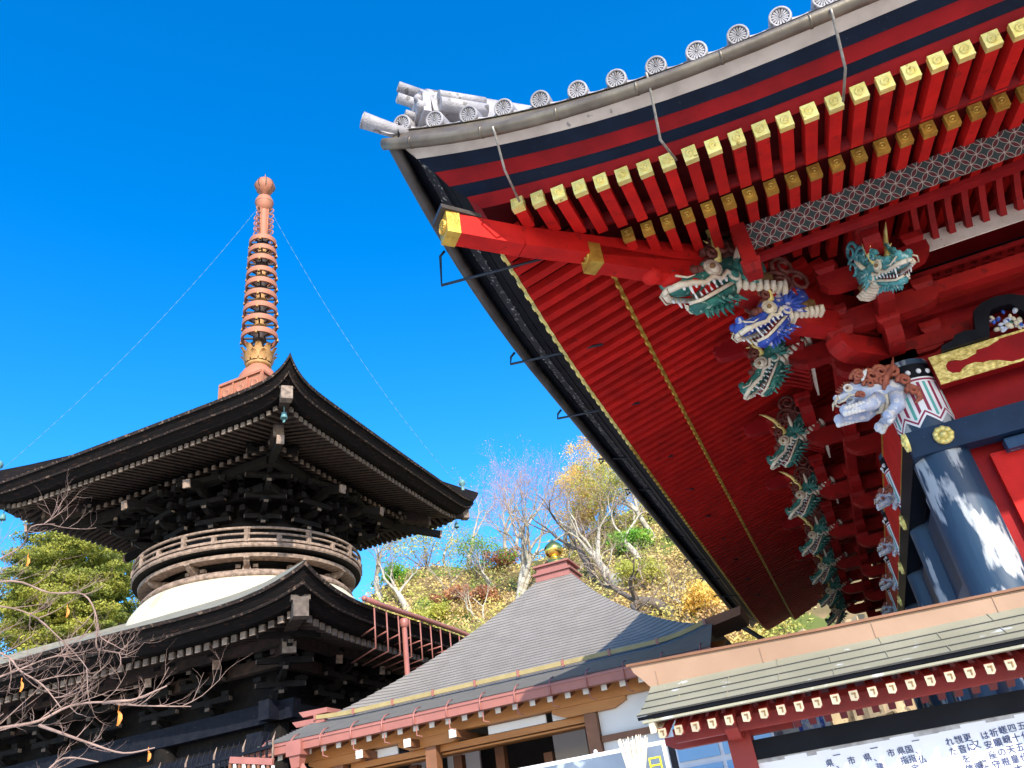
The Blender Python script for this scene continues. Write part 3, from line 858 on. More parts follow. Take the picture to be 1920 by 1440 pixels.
# ---- carved lion on the corner column
def lion(p, d, s):
    mx = face(p, d, .15, s)
    b = MB()
    b.loft([((-.30, 0, -.02), .12, .14), ((-.15, 0, -.02), .15, .17), ((0, 0, 0), .15, .17), ((.10, 0, .06), .12, .14), ((.17, 0, .12), .10, .11), ((.25, 0, .12), .092, .085), ((.32, 0, .09), .06, .045), ((.38, 0, .085), .062, .042), ((.41, 0, .08), .03, .02)], 16)
    b.ball((.395, 0, .115), .03, 0, 10, (1, 1.5, .8))
    for s_ in (-1, 1): b.ball((.22, .07*s_, .05), .055, 0, 10)
    b.loft([((.20, 0, .03), .065, .03), ((.30, 0, -.015), .05, .024), ((.36, 0, -.01), .025, .012)], 10)
    for s_ in (-1, 1):
        b.tube([(.02, .10*s_, -.08), (.14, .13*s_, -.13), (.28, .12*s_, -.12), (.40, .11*s_, -.10)], [.085, .075, .06, .05], 10)
        b.ball((.43, .11*s_, -.10), .062, 0, 10)
        b.tube([(-.16, .12*s_, -.10), (-.10, .15*s_, -.24), (.02, .14*s_, -.30)], [.09, .075, .055], 10)
        b.ball((.05, .14*s_, -.31), .062, 0, 10)
    ob = H(b, 'lion_carving', M['palblue']); ob.matrix_basis = mx
    def sub(bb, nm, m):
        o = bb.build(nm, M[m], None); o.parent = ob
    for s_ in (-1, 1):
        for (x0, z0), (x1, z1) in (((.14, -.16), (.46, -.15)), ((-.10, -.24), (.06, -.37))):
            f = MB()
            for k in range(9):
                t = k/8
                f.ball((x0+(x1-x0)*t, .125*s_, z0+(z1-z0)*t), .034, 0, 8); f.ball((x0+(x1-x0)*t-.02, .165*s_, z0+(z1-z0)*t+.05), .026, 0, 8)
            sub(f, 'paw_fur', 'white')
    c = MB()
    for s_ in (-1, 1):
        for cx, cz, rr in ((-.02, .18, .085), (-.14, .20, .08), (-.10, .08, .075), (-.26, .16, .08), (-.32, .02, .07), (.10, .24, .06), (-.34, -.12, .06)):
            pts = []
            for i in range(16):
                a = i*.65; q = rr*(1-i/19)
                pts.append(V(cx+q*math.cos(a), (.135+.002*i)*s_, cz+q*math.sin(a)))
            c.tube(pts, [.030-.0010*i for i in range(16)], 6)
    for s_ in (-1, 1):
        for cx, cz, rr in ((.14, .22, .06), (.05, .10, .06), (.20, .0, .045)):
            c.tube([V(cx+rr*(1-i/15)*math.cos(i*.7), (.13+.003*i)*s_, cz+rr*(1-i/15)*math.sin(i*.7)) for i in range(13)], [.022-.001*i for i in range(13)], 6)
    c.ball((-.16, 0, .17), .14, 0, 12, (1.3, .85, .7))
    for s_ in (-1, 1):
        c.tube([(-.05, .16*s_, -.02), (-.14, .175*s_, .10), (-.26, .17*s_, .18), (-.36, .15*s_, .32)], [.02, .035, .03, .006], 7)
        c.tube([(-.30, .13*s_, -.05), (-.40, .12*s_, -.12), (-.38, .12*s_, -.22), (-.30, .12*s_, -.26)], [.05, .045, .035, .008], 7)
        for k in range(4): c.tube([(.16-.03*k, .10*s_, .16), (.13-.04*k, .13*s_, .25), (.10-.05*k, .13*s_, .30)], [.022, .018, .004], 6)
    for k in range(5): c.tube([(.20+.03*k, .0, .20-.012*k), (.22+.035*k, .0, .27-.02*k)], [.022, .005], 6)
    sub(c, 'mane', 'redbrown')
    g_ = MB()
    for k in range(4):
        x = .02-.06*k
        g_.tube([V(x, .155*math.sin(a), -.03-.16*math.cos(a)) for a in (-1.3, -.7, 0, .7, 1.3)], .024, 6)
    sub(g_, 'belly_scales', 'cream')
    for s_ in (-1, 1):
        e = MB(); e.ball((.26, .085*s_, .14), .034, 0, 12); sub(e, 'eye', 'cream')
        e = MB(); e.ball((.275, .108*s_, .14), .016, 0, 10); sub(e, 'pupil', 'mane')
        e = MB(); e.tube([(.20, .115*s_, .06), (.24, .118*s_, .03), (.30, .10*s_, .05), (.36, .08*s_, .02), (.42, .03*s_, .03)], .013, 6); sub(e, 'lips', 'cream')
        e = MB(); e.loft([((.10, .13*s_, .17), .014, .03), ((.05, .16*s_, .22), .016, .04), ((.0, .17*s_, .26), .006, .01)], 8); sub(e, 'ear', 'white')
        e = MB(); e.tube([V(.26+.045*math.cos(a), .092*s_, .142+.042*math.sin(a)) for a in [i*.6283 for i in range(11)]], .012, 6); sub(e, 'eyelid', 'white')
        e = MB(); e.tube([(.38, .03*s_, .10), (.44, .05*s_, .06), (.47, .06*s_, .0)], [.02, .016, .004], 6); sub(e, 'tusk', 'cream')
    return ob
l0 = lion((WX-.36, WY-.28, 4.91), (-1, -.35, 0), .86)
for k in range(1, 5): copy_part(l0, face((WX-.30, CY[k], 4.70), (-1, 0, 0), .25, .40))

# ================================================================== THE DARK PAGODA
M['oldwood'] = mat('weathered black timber', (.005, .0042, .004), (.011, .0085, .007), .75, scale=5, bump=.3, bscale=30, stretch=(1, 1, 1), c3=(.045, .033, .025), s3=11, t3=.67, spec=.2)
M['brownwood'] = mat('worn brown timber', (.050, .025, .015), (.014, .009, .006), .75, scale=6, bump=.3, bscale=30, c3=(.075, .045, .03), s3=14, t3=.66)
M['palewood'] = mat('sun bleached timber', (.23, .175, .135), (.11, .08, .06), .8, scale=9, bump=.3, bscale=50, vary=.45)
M['railwood'] = mat('grey brown timber', (.32, .225, .165), (.15, .10, .072), .8, scale=7, bump=.3, bscale=40, c3=(.34, .28, .23), s3=20, t3=.62)
M['bark'] = mat('black bark eaves', (.0045, .004, .0042), (.011, .008, .007), .85, scale=5, bump=.7, bscale=10, stretch=(1, 1, 9), c3=(.040, .018, .012), s3=3.2, t3=.62, spec=.12)
M['barkedge'] = mat('lit eave edge', (.040, .022, .015), (.010, .007, .006), .8, scale=9, c3=(.20, .13, .09), s3=12, t3=.58)  # lit rims of the bark layers painted as a paler colour
M['greyroof'] = mat('grey green copper roof', (.27, .255, .20), (.19, .18, .145), .75, scale=5, bump=.2, bscale=20, spec=.08)
M['limeplaster'] = mat('cream lime plaster', (.60, .55, .42), (.50, .45, .335), .85, scale=1.3, bump=.08, bscale=14, c3=(.42, .37, .27), s3=1.1, t3=.62)
M['spire'] = mat('salmon painted iron', (.42, .135, .08), (.30, .14, .07), .65, scale=9, bump=.2, bscale=40, c3=(.24, .12, .07), s3=16, t3=.62)
M['spiregold'] = mat('gilded bronze petals', (.48, .26, .08), (.34, .17, .06), .6, .15, scale=12, bump=.2, bscale=40)
M['spiredark'] = mat('dark spire core', (.05, .03, .022), (.03, .02, .016), .7, scale=10)
M['bell'] = mat('verdigris bronze', (.14, .30, .30), (.08, .18, .18), .6, scale=20)
M['pinkpipe'] = mat('red brown sheet metal', (.36, .135, .105), (.31, .115, .09), .45, scale=4)
PA = V(-8.232, 10.061, 0)
PHI = 2.36
PS = 2.2
def pxf(v): return CAM + (v-CAM)*PS
base = pxf(V(PA.x, PA.y, 1.6)); base.z = 0
pag = thing('pagoda', 'black timber two-storey pagoda with round white waist and tall salmon ringed spire', 'pagoda', base)
def P(mb, name, mats, parent=None): return mb.build(name, mats if isinstance(mats, list) else M[mats], parent or pag, xf=pxf)
def pdir(a): return V(math.sin(a), math.cos(a), 0)
UP = dict(h=2.887, z=7.404, c=((2, -.009), (6, -.027), (14, .32)), bow=.035)
LO = dict(h=3.729, z=4.304, c=((2, -.239), (6, .353)), bow=.091)
def pe(rf, k, t, d, dz, lift=1.0):
    n = pdir(PHI+math.pi/4+k*math.pi/2); tg = pdir(PHI+math.pi/4+(k+1)*math.pi/2)
    hh = rf['h']-d
    z = rf['z'] + sum(c*abs(t)**p for p, c in rf['c'])*lift
    return PA + n*(hh - rf['bow']*(1-t*t)) + tg*(t*hh) + Z*(z+dz)
TS = [-1, -.985, -.965, -.94, -.9, -.85, -.78, -.7, -.55, -.35, -.15]
TS = TS + [0] + [-t for t in TS[::-1]]
def eave_layers(rf, nm, layers):
    for (d0, z0, d1, z1, m) in layers:
        b = MB()
        for k in range(4): b.grid([[pe(rf, k, t, d0, z0, 1+1.7*z0) for t in TS], [pe(rf, k, t, d1, z1, 1+1.7*z1) for t in TS]])
        P(b, nm, m)
LAY = ((0, 0, .02, -.03, 'barkedge'), (.02, -.03, .05, -.036, 'bark'), (.05, -.036, .10, -.13, 'bark'), (.10, -.13, .08, -.14, 'barkedge'), (.08, -.14, .10, -.16, 'barkedge'), (.10, -.16, .14, -.165, 'bark'), (.14, -.165, .22, -.25, 'bark'), (.22, -.25, .38, -.25, 'bark'))
for rf in (UP, LO): eave_layers(rf, 'eave_board', LAY)
for rf, ztop, htop, m in ((UP, 9.25, .35, 'bark'), (LO, 5.40, 1.2, 'greyroof')):
    b = MB()
    for k in range(4):
        rows = []
        for u in (0, .08, .2, .35, .5, .7, .85, 1):
            rr = []
            for t in TS:
                e = pe(rf, k, t, 0, 0.004); c = PA + (pe(rf, k, t, rf['h']-htop, 0)-PA)
                q = e.lerp(c, u); q.z = e.z + (ztop-e.z)*((.62*u+.38*u*u) if rf is UP else (1.0*u))
                rr.append(q)
            rows.append(rr)
        b.grid(rows)
    P(b, 'roof', m)
# rafters
def prafters(rf, d0, dz0, d1, slope, n, sz, keep):
    st = MB()
    for k in range(4):
        for i in range(n):
            t = -1 + 2*(i+.5)/n
            lim = (1-abs(t))*rf['h']
            tip = pe(rf, k, t*(rf['h'])/(rf['h']-d0) if abs(t*(rf['h'])/(rf['h']-d0)) < 1 else t, d0, dz0, .5)
            n_ = pdir(PHI+math.pi/4+k*math.pi/2)
            ln = min(d1-d0, lim-d0+.02)
            if ln < .06: continue
            bk = tip - n_*ln + Z*(slope*ln)
            if k in keep and keep[k]:
                b = MB(); b.beam(bk, tip, sz, sz*1.1); o = P(b, 'rafter', 'brownwood')
                c = MB(); c.beam(tip-n_*.012, tip+n_*.012, sz+.008, sz*1.1+.008); P(c, 'end_face', 'palewood', o)
                keep[k] -= 1
            else:
                st.beam(bk, tip, sz, sz*1.1, 0); st.beam(tip-n_*.012, tip+n_*.012, sz+.008, sz*1.1+.008, 1)
    o = P(st, 'rafter', [M['brownwood'], M['palewood']]); o['kind'] = 'stuff'
prafters(UP, .33, -.30, 1.25, .22, 54, .052, {0: 50})
prafters(UP, 1.0, -.34, 2.3, .28, 40, .05, {})
prafters(LO, .33, -.30, 1.6, .22, 62, .058, {0: 50})
prafters(LO, 1.15, -.34, 2.4, .25, 44, .055, {})
for rf, dd_ in ((UP, 2.2), (LO, 2.3)):
    b = MB()
    for k in range(4): b.grid([[pe(rf, k, t, .36, -.252, .57) for t in TS], [pe(rf, k, t, 1.1, -.10, .45) for t in TS], [pe(rf, k, t, dd_, .22, 0) for t in TS]])
    P(b, 'soffit_board', 'oldwood')
    for k in range(4):                      # corner rafters
        cdir = pdir(PHI+k*math.pi/2)
        e = pe(rf, k, -1, .20, -.33, .6)
        b = MB(); b.beam(e, e-cdir*1.5+Z*.08, .13, .17); b.beam(e-cdir*.75-Z*.16, e-cdir*2.4+Z*.12, .13, .17)
        o = P(b, 'corner_rafter', 'brownwood')
        c = MB(); c.beam(e+cdir*.02, e-cdir*.10, .15, .19); c.beam(e+cdir*.0+Z*.10, e-cdir*.16+Z*.11, .19, .05); P(c, 'end_face', 'palewood', o)
        c = MB(); c.beam(e-cdir*.735-Z*.16, e-cdir*.78-Z*.16, .14, .18); P(c, 'end_face', 'palewood', o)
# purlins and brackets of the upper storey
for d, dz, s in ((1.20, -.42, .11), (1.55, -.62, .10)):
    b = MB()
    for k in range(4):
        for t0, t1 in zip(TS[2:-2], TS[3:-1]): b.beam(pe(UP, k, t0, d, dz, 0), pe(UP, k, t1, d, dz, 0), s, s*1.2)
    P(b, 'purlin', 'oldwood')
def pbracket(c, o, z0, steps, rise_, s, name='bracket_set'):
    """stepped bracket arms with bearing blocks; pale worn ends"""
    l = Z.cross(o)
    b = MB()
    for i, st in enumerate(steps):
        z = z0 + i*rise_
        b.prism(arm_poly(-.1, st+.06, 0, s), c+Z*z-l*(s*.35), o, Z, l*(s*.7))
        b.beam(c+o*(st+.057)+Z*(z+s*.78), c+o*(st+.072)+Z*(z+s*.78), s*.66, s*.40, 1)
        q = c+o*st+Z*(z+s*1.25)
        b.box(q, (s*1.2, s*1.2, s*.5))
        w = .26 + .03*i
        b.beam(q-l*w+Z*(s*.55), q+l*w+Z*(s*.55), s*.7, s*.75)
        for sg in (-1, 1):
            b.box(q+l*(w*.85*sg)+Z*(s*1.2), (s*1.15, s*1.15, s*.55))
            b.beam(q+l*(w*sg)+Z*(s*.5), q+l*(w*sg+.01*sg)+Z*(s*.5), s*.5, s*.5, 1)
    P(b, name, [M['oldwood'], M['palewood']])
for i in range(12):
    a = PHI + i*math.pi/6
    o = pdir(a); diag = (i % 3 == 0)
    pbracket(PA+o*1.12, o, 6.34, (.28, .60, .92, 1.30, 1.75) if diag else (.24, .48, .74), .19 if diag else .22, .10)
    # long tail rafters with pale end grain
    L_ = 2.15 if diag else 1.10
    b = MB(); z = 6.92 if diag else 6.86
    b.beam(PA+o*1.1+Z*(z+.25), PA+o*(1.1+L_)+Z*(z-.08), .09, .11); ob = P(b, 'tail_rafter', 'oldwood')
    c = MB(); c.beam(PA+o*(1.1+L_-.02)+Z*(z-.077), PA+o*(1.1+L_+.012)+Z*(z-.082), .10, .12); P(c, 'end_face', 'railwood', ob)
for i in range(12):                         # upper intermediate tiers that square the circle
    for k_, off in ((0, .09), (1, -.09)):
        a = PHI + i*math.pi/6 + off*2.2
        o = pdir(a); b = MB()
        f = 1/max(abs(math.cos((a-PHI-math.pi/4+math.pi/4) % (math.pi/2)-math.pi/4)), .7)
        for j, (r0, z) in enumerate(((1.42, 6.62), (1.62, 6.78), (1.80, 6.92))):
            q = PA+o*(r0*(1+.12*j*(f-1)))+Z*z
            b.box(q, (.12, .12, .09), 0, Matrix.Rotation(-a, 3, 'Z'), .7)
            b.beam(q-o*.3, q+o*.12+Z*.0, .07, .09)
        P(b, 'bracket_set', 'oldwood')
# drum, balcony, dome
b = MB(); b.lathe([(1.22, 5.5), (1.22, 7.2)], 48, PA); P(b, 'drum_wall', 'oldwood')
for z, r_, m in ((6.44, 1.27, 'oldwood'), (6.28, 1.30, 'oldwood')):
    b = MB(); b.lathe([(r_-.06, z-.05), (r_, z-.05), (r_, z+.05), (r_-.06, z+.05)], 56, PA, 0, False); P(b, 'drum_ring', m)
for i in range(12):
    o = pdir(PHI+i*math.pi/6+.26); b = MB(); b.tube([PA+o*1.24+Z*5.9, PA+o*1.24+Z*6.36], .06, 10); P(b, 'drum_post', 'oldwood')
b = MB(); b.lathe([(1.25, 5.93), (1.72, 5.93), (1.735, 5.95), (1.735, 5.985), (1.72, 6.0), (1.25, 6.0)], 80, PA, 0, False); P(b, 'balcony_floor', 'railwood')
b = MB(); b.lathe([(1.44, 5.82), (1.63, 5.82), (1.64, 5.87), (1.44, 5.87)], 80, PA, 0, False); P(b, 'balcony_ring_beam', 'railwood')
b = MB(); b.lathe([(1.2, 5.90), (1.72, 5.925)], 80, PA); P(b, 'balcony_underside', 'oldwood')
rail = MB()
for z, r_ in ((6.215, .022), (6.125, .018)):
    rail.tube([PA+pdir(2*math.pi*i/80)*1.72+Z*z for i in range(81)], r_, 8, 0, False)
rl = P(rail, 'balcony_rail', 'railwood')
b = MB(); b.lathe([(1.68, 6.01), (1.745, 6.01), (1.745, 6.045), (1.68, 6.045)], 80, PA, 0, False); P(b, 'balcony_rail', 'railwood')
for i in range(24):
    o = pdir(PHI+.14+i*math.pi/12); b = MB(); tall = i % 2 == 0
    b.beam(PA+o*1.72+Z*6.0, PA+o*1.72+Z*(6.20 if tall else 6.11), .055, .055, 0, V(0, 1, .01))
    if tall: b.box(PA+o*1.72+Z*6.175, (.06, .06, .03))
    P(b, 'balcony_post', 'railwood')
for i in range(12):
    o = pdir(PHI+.14+i*math.pi/6); l = Z.cross(o); b = MB()
    c = PA+o*1.40+Z*5.67
    b.beam(c-l*.16, c+l*.16, .09, .06); b.box(c+Z*.05, (.11, .11, .06), 0, Matrix.Rotation(-(PHI+.14+i*math.pi/6), 3, 'Z'))
    for s_ in (-.12, 0, .12): b.box(c+l*s_+Z*.08, (.07, .07, .05), 0, Matrix.Rotation(-(PHI+.14+i*math.pi/6), 3, 'Z'))
    b.prism(arm_poly(-.15, .22, .04, .10), c-l*.04, o, Z, l*.08)
    b.box(c+o*.19+Z*.165, (.08, .08, .06), 0, Matrix.Rotation(-(PHI+.14+i*math.pi/6), 3, 'Z'))
    P(b, 'balcony_bracket', 'railwood')
b = MB(); b.lathe([(1.3, 5.66), (1.55, 5.66), (1.585, 5.62), (1.60, 5.575), (1.56, 5.555), (1.4, 5.55)], 80, PA); P(b, 'dome_ring', 'railwood')
b = MB(); b.lathe([(1.50, 5.57), (1.585, 5.55), (1.66, 5.47), (1.73, 5.36), (1.775, 5.22), (1.80, 5.05), (1.80, 4.6)], 96, PA); P(b, 'dome', 'limeplaster')
# lower storey
wh = 2.35
def wp(k, t, z, out=0):
    n = pdir(PHI+math.pi/4+k*math.pi/2); tg = pdir(PHI+math.pi/4+(k+1)*math.pi/2)
    return PA + n*(wh+out) + tg*(t*(wh+out)) + Z*z
b = MB()
for k in range(4): b.quad(wp(k, -1, -1), wp(k, 1, -1), wp(k, 1, 4.3), wp(k, -1, 4.3))
P(b, 'wall', 'oldwood')
M['bluedark'] = mat('dark weathered beam', (.005, .006, .012), (.010, .011, .016), .6, scale=6, bump=.3, bscale=24, c3=(.06, .06, .065), s3=12, t3=.69, spec=.15)
for k in (0, 3):
    for t in (-1, -.36, .36, 1) if k == 0 else (-1, -.36, .36):
        b = MB(); b.tube([wp(k, t, -1, .03), wp(k, t, 3.44, .03)], .13, 14); P(b, 'post', 'oldwood')
    for z, h, out, ext in ((3.36, .20, .10, .10), (3.00, .16, .09, .06), (2.25, .2, .10, .06)):
        b = MB(); b.beam(wp(k, -1-ext, z, out), wp(k, 1+ext, z, out), .14, h); o = P(b, 'tie_beam', 'bluedark')
        if z > 3.2:
            c = MB()
            for s_ in (-1, 1):
                c = MB(); c.beam(wp(k, s_*(1.10+.001), z-.34, .10), wp(k, s_*1.16, z-.34, .10), .20, .20)
                P(c, 'beam_end', 'bluedark', o)
    for i, t in enumerate((-1, -.68, -.36, 0, .36, .68)):
        n = pdir(PHI+math.pi/4+k*math.pi/2)
        if t == -1: n = pdir(PHI+k*math.pi/2)
        pbracket(wp(k, t, 0, .0), n, 3.46, (.18, .34, .50) if t != -1 else (.30, .60, .95), .18, .085)
        if t not in (-1,):
            b = MB(); b.beam(wp(k, t, 3.96, .2), wp(k, t, 3.88, .60), .07, .09); ob = P(b, 'tail_rafter', 'oldwood')
            c = MB(); c.beam(wp(k, t, 3.882, .595), wp(k, t, 3.879, .61), .075, .095); P(c, 'end_face', 'railwood', ob)
for k in range(4):
    for out, z, s in ((.22, 3.86, .10), (.50, 4.00, .09)):
        b = MB(); b.beam(wp(k, -1.02, z, out), wp(k, 1.02, z, out), s, s*1.3)
        P(b, 'purlin', 'brownwood')
# ------------------ spire
def spz(py):
    d = ray(486+(690-py)*.031, py); return (CAM+d*(13.0/math.hypot(d.x, d.y))).z
b = MB()
bs = []
for z, h in ((9.05, .46), (9.62, .46)): bs.append([PA+(pdir(PHI+math.pi/2*k)*h*1.414)+Z*z for k in range(4)])
b.add(bs[0]+bs[1], ((0, 1, 5, 4), (1, 2, 6, 5), (2, 3, 7, 6), (3, 0, 4, 7), (4, 5, 6, 7)))
for k in range(4):                          # moulding and panels
    a0, a1 = bs[1][k], bs[1][(k+1) % 4]
    n = pdir(PHI+math.pi/4+k*math.pi/2)
    b.beam(a0+n*.01-Z*.02, a1+n*.01-Z*.02, .05, .05); b.beam(a0+n*.005-Z*.40, a1+n*.005-Z*.40, .04, .04)
    for j in range(4): 
        q = a0.lerp(a1, (j+.02)/3.04) if j < 4 else a1
        b.beam(q+n*.008-Z*.03, q+n*.008-Z*.40, .035, .03, 0, n)
    for j in range(3):
        q = a0.lerp(a1, (j+.5)/3)-Z*.22+n*.004
        b.lathe([(.085, 0), (.085, .015), (.065, .018), (.05, .006), (0, .012)], 16, q, 0, True, n)
P(b, 'spire_base', 'spire')
b = MB(); b.lathe([(.36, 9.62), (.36, 9.72), (.34, 9.85), (.27, 9.97), (.20, 10.03), (.20, 10.08)], 32, PA)
P(b, 'spire_bowl', 'spire')
b = MB(); b.lathe([(.20, 10.06), (.235, 10.08), (.235, 10.12), (.20, 10.14), (.20, 10.2)], 32, PA)
b.lathe([(.20, 10.14), (.25, 10.28), (.26, 10.38), (.2, 10.40)], 32, PA)
for ring, nn, r0, r1, z0, z1 in ((0, 10, .24, .36, 10.20, 10.50), (1, 10, .24, .34, 10.14, 10.34)):
    for i in range(nn):
        o = pdir(2*math.pi*(i+.5*ring)/nn); l = Z.cross(o)
        rows = []
        for u, w in ((0, .05), (.3, .075), (.6, .07), (.85, .045), (1, .008)):
            c = PA + o*(r0+(r1-r0)*u**2.2) + Z*(z0+(z1-z0)*(u if u < .85 else .85+.08*(u-.85)))
            rows.append([c-l*w-o*.012, c+o*.012, c+l*w-o*.012])
        b.grid(rows)
P(b, 'lotus_petals', 'spiregold')
b = MB(); b.lathe([(.085, 10.2), (.085, 13.1), (.075, 13.2), (.07, 14.1)], 20, PA); P(b, 'spire_mast', 'spiredark')
ys = (450, 469, 488, 511, 532, 554, 578, 602, 627)
for i, y in enumerate(ys):
    z = spz(y+8); r_ = .268 + .0085*i
    b = MB(); hh = .056
    b.lathe([(r_-.035, z-hh), (r_, z-hh), (r_+.006, z), (r_, z+hh), (r_-.035, z+hh), (r_-.035, z-hh)], 40, PA, 0, False)
    o = P(b, 'spire_ring', 'spire')
    c = MB()
    for k in range(8):
        d_ = pdir(k*math.pi/4+.2); c.beam(PA+d_*.08+Z*z, PA+d_*(r_-.02)+Z*z, .03, .035)
    P(c, 'ring_spokes', 'spiredark', o)
    c = MB(); c.lathe([(.085, z+.09), (.11, z+.06), (.125, z-.02), (.12, z-.07), (.085, z-.09)], 20, PA); P(c, 'ring_hub', 'spiregold' if i % 2 else 'spiredark', o)
    for k in range(4):
        d_ = pdir(PHI+k*math.pi/2+.3); c = MB(); c.lathe([(.012, .03), (.02, .0), (.026, -.045), (.02, -.045)], 8, PA+d_*(r_+.0)+Z*(z-.06)); P(c, 'ring_bell', 'spiregold', o)
b = MB(); z0, z1 = spz(450), spz(395)
b.lathe([(.10, z0-.05), (.12, z0+.02), (.10, z0+.10), (.095, z1)], 16, PA)
P(b, 'flame_core', 'spire')
for k in range(4):
    d_ = pdir(PHI+.75+k*math.pi/2); b = MB()
    b.tube([PA+d_*.10+Z*(z0+.05), PA+d_*.105+Z*z1], .014, 6)
    for j in range(5):
        zc = z0+.11+(z1-z0-.16)*j/4.4; rr = .058
        b.tube([PA+d_*(.185+rr*math.cos(a))+Z*(zc+rr*math.sin(a)) for a in [i*.7-2.6 for i in range(8)]], .013, 6)
        b.tube([PA+d_*(.105)+Z*(zc-.05), PA+d_*(.15)+Z*(zc-.06), PA+d_*(.20)+Z*(zc-.055)], .012, 6)
    P(b, 'flame_scroll', 'spire')
b = MB(); zc = spz(381)
b.lathe([(.06, zc-.27), (.11, zc-.22), (.155, zc-.16), (.185, zc-.02), (.185, zc+.04), (.15, zc+.13), (.08, zc+.185), (.06, zc+.2)], 32, PA)
b.lathe([(.187, zc-.03), (.193, zc), (.187, zc+.03)], 32, PA); P(b, 'dragon_orb', 'spire')
b = MB(); zc = spz(350)
b.lathe([(.04, zc-.24), (.08, zc-.20), (.16, zc-.14), (.205, zc-.02), (.205, zc+.03), (.165, zc+.13), (.09, zc+.19), (.02, zc+.22), (.012, zc+.32), (0, zc+.40)], 32, PA); o = P(b, 'jewel_orb', 'spire')
b = MB()
for k in range(8):
    d_ = pdir(k*math.pi/4); b.tube([PA+d_*(.212*math.cos(a)+.004)+Z*(zc+.19*math.sin(a)) for a in (-1.2, -.8, -.4, 0, .4, .8, 1.2)], .008, 5)
P(b, 'jewel_rib', 'spiredark', o)
# chains to the roof corners, wind bells, corner knobs
for k, sag in ((1, .33), (2, .3), (3, .46)):
    e = pe(UP, k, -1, .25, .10); s_ = PA+Z*spz(388)+pdir(PHI+k*math.pi/2)*.1
    pts = []
    for i in range(41):
        u = i/40; q = s_.lerp(e, u); q.z -= sag*4*u*(1-u); pts.append(q)
    b = MB()
    for i, (p, q) in enumerate(zip(pts, pts[1:])):
        b.tube([p.lerp(q, .08), p.lerp(q, .5), p.lerp(q, .92)], [.0025, .0045, .0025], 5)
        b.tube([p, q], .002, 4)
    P(b, 'spire_chain', 'bell')
for k in range(4):
    e = pe(UP, k, -1, .36, -.50, .6)
    b = MB(); b.tube([e+Z*.12, e], .008, 5); b.lathe([(.014, 0), (.034, -.014), (.038, -.055), (.048, -.095), (.04, -.095), (.0, -.03)], 14, e)
    b.box(e-Z*.13, (.035, .005, .04)); b.tube([e-Z*.07, e-Z*.12], .004, 4)
    P(b, 'wind_bell', 'bell')
    e = pe(UP, k, -1, .22, .03)
    if k: 
        b = MB(); b.lathe([(.04, 0), (.03, .06), (.028, .10), (.06, .13), (.066, .17), (.05, .21), (.012, .235), (0, .25)], 16, e); P(b, 'corner_knob', 'bell')
# gutter with hangers and a rain pipe on the lower right eave
def sedge(s, d, dz): return pe(LO, 3, 1-2*s, d, dz)
b = MB(); gp = [sedge(s, -.05, .03) for s in [.145+.7*i/14 for i in range(15)]]
b.tube(gp, .030, 10); b.ball(gp[0], .033, 0, 10); P(b, 'gutter', 'pinkpipe')
for i in range(15):
    s = .172 + i*.036
    q = sedge(s, -.05, .0); w = sedge(s, .48, 0)
    b = MB(); zz = q.z-.46
    b.tube([q-Z*.03, V(q.x, q.y, zz), V(w.x, w.y, zz-.0)], .009, 6)
    m_ = q.lerp(w, .55); b.tube([V(q.x, q.y, q.z-.24), V(m_.x, m_.y, q.z-.24)], .009, 6)
    P(b, 'gutter_hanger', 'pinkpipe')
q = sedge(.262, -.05, -.04); b = MB()
b.lathe([(.03, -.11), (.052, -.09), (.056, -.02), (.04, .0)], 10, q); b.tube([q-Z*.10, q-Z*5], .030, 10); P(b, 'downpipe', 'pinkpipe')

# ================================================================== THE WOODEN PORCH HALL
M['seamroof'] = mat('grey seamed metal roof', (.31, .27, .225), (.26, .225, .185), .5, scale=2.5, bump=.06, bscale=20, stretch=(1, 1, 1), spec=.12)
M['roofline'] = mat('dark roof seam', (.12, .115, .11), (.10, .095, .09), .7)
M['seam'] = mat('black lap line', (.04, .035, .03), (.03, .03, .025), .8)
M['snow'] = mat('ochre snow guard', (.36, .28, .12), (.30, .23, .09), .6, scale=4)
M['hinoki'] = mat('warm new timber', (.48, .20, .050), (.40, .155, .036), .55, scale=3, bump=.1, bscale=30, stretch=(.4, 4, 4))
M['hinokidark'] = mat('brown timber', (.24, .10, .045), (.18, .075, .032), .6, scale=4, bump=.1, bscale=30)
M['wallwhite'] = mat('white plaster wall', (.78, .76, .72), (.72, .70, .66), .9, scale=2)
M['capwhite'] = mat('white painted end', (.82, .80, .74), (.74, .72, .66), .6, scale=8)
M['finial'] = mat('polished gilt', (.95, .68, .16), (.88, .58, .10), .16, .95, scale=3)
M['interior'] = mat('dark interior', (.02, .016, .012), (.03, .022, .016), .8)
HG, HE, HB = V(0, 12.55, 3.98), V(0, 13.86, 4.385), V(0, 17.7, 7.26)
hx0, hx1 = -9.75, -1.80
bx0, bx1 = -6.08, -5.22
porch = thing('porch_hall', 'low timber hall with grey seamed pyramid roof, golden jewel finial and white rafter ends', 'wooden hall', (-5.6, 15, 0))
def Q(mb, name, m, parent=None): return mb.build(name, [M[x] for x in m] if isinstance(m, list) else M[m], parent or porch)
def hprof(u):                    # u 0..1 porch eave to main eave, 1..2 main eave to the top box
    if u <= 1: 
        return V(0, HG.y+(HE.y-HG.y)*u, HG.z+(HE.z-HG.z)*(u*.9+.1*u*u))
    t = u-1
    return V(0, HE.y+(HB.y-HE.y)*t, HE.z+(HB.z-HE.z)*(.80*t+.20*t*t))
def hwid(u):
    if u <= 1: return hx0-.25*(1-u), hx1+.05*(1-u)
    t = u-1; s = t**.82
    return hx0+(bx0-hx0)*s, hx1+(bx1-hx1)*s
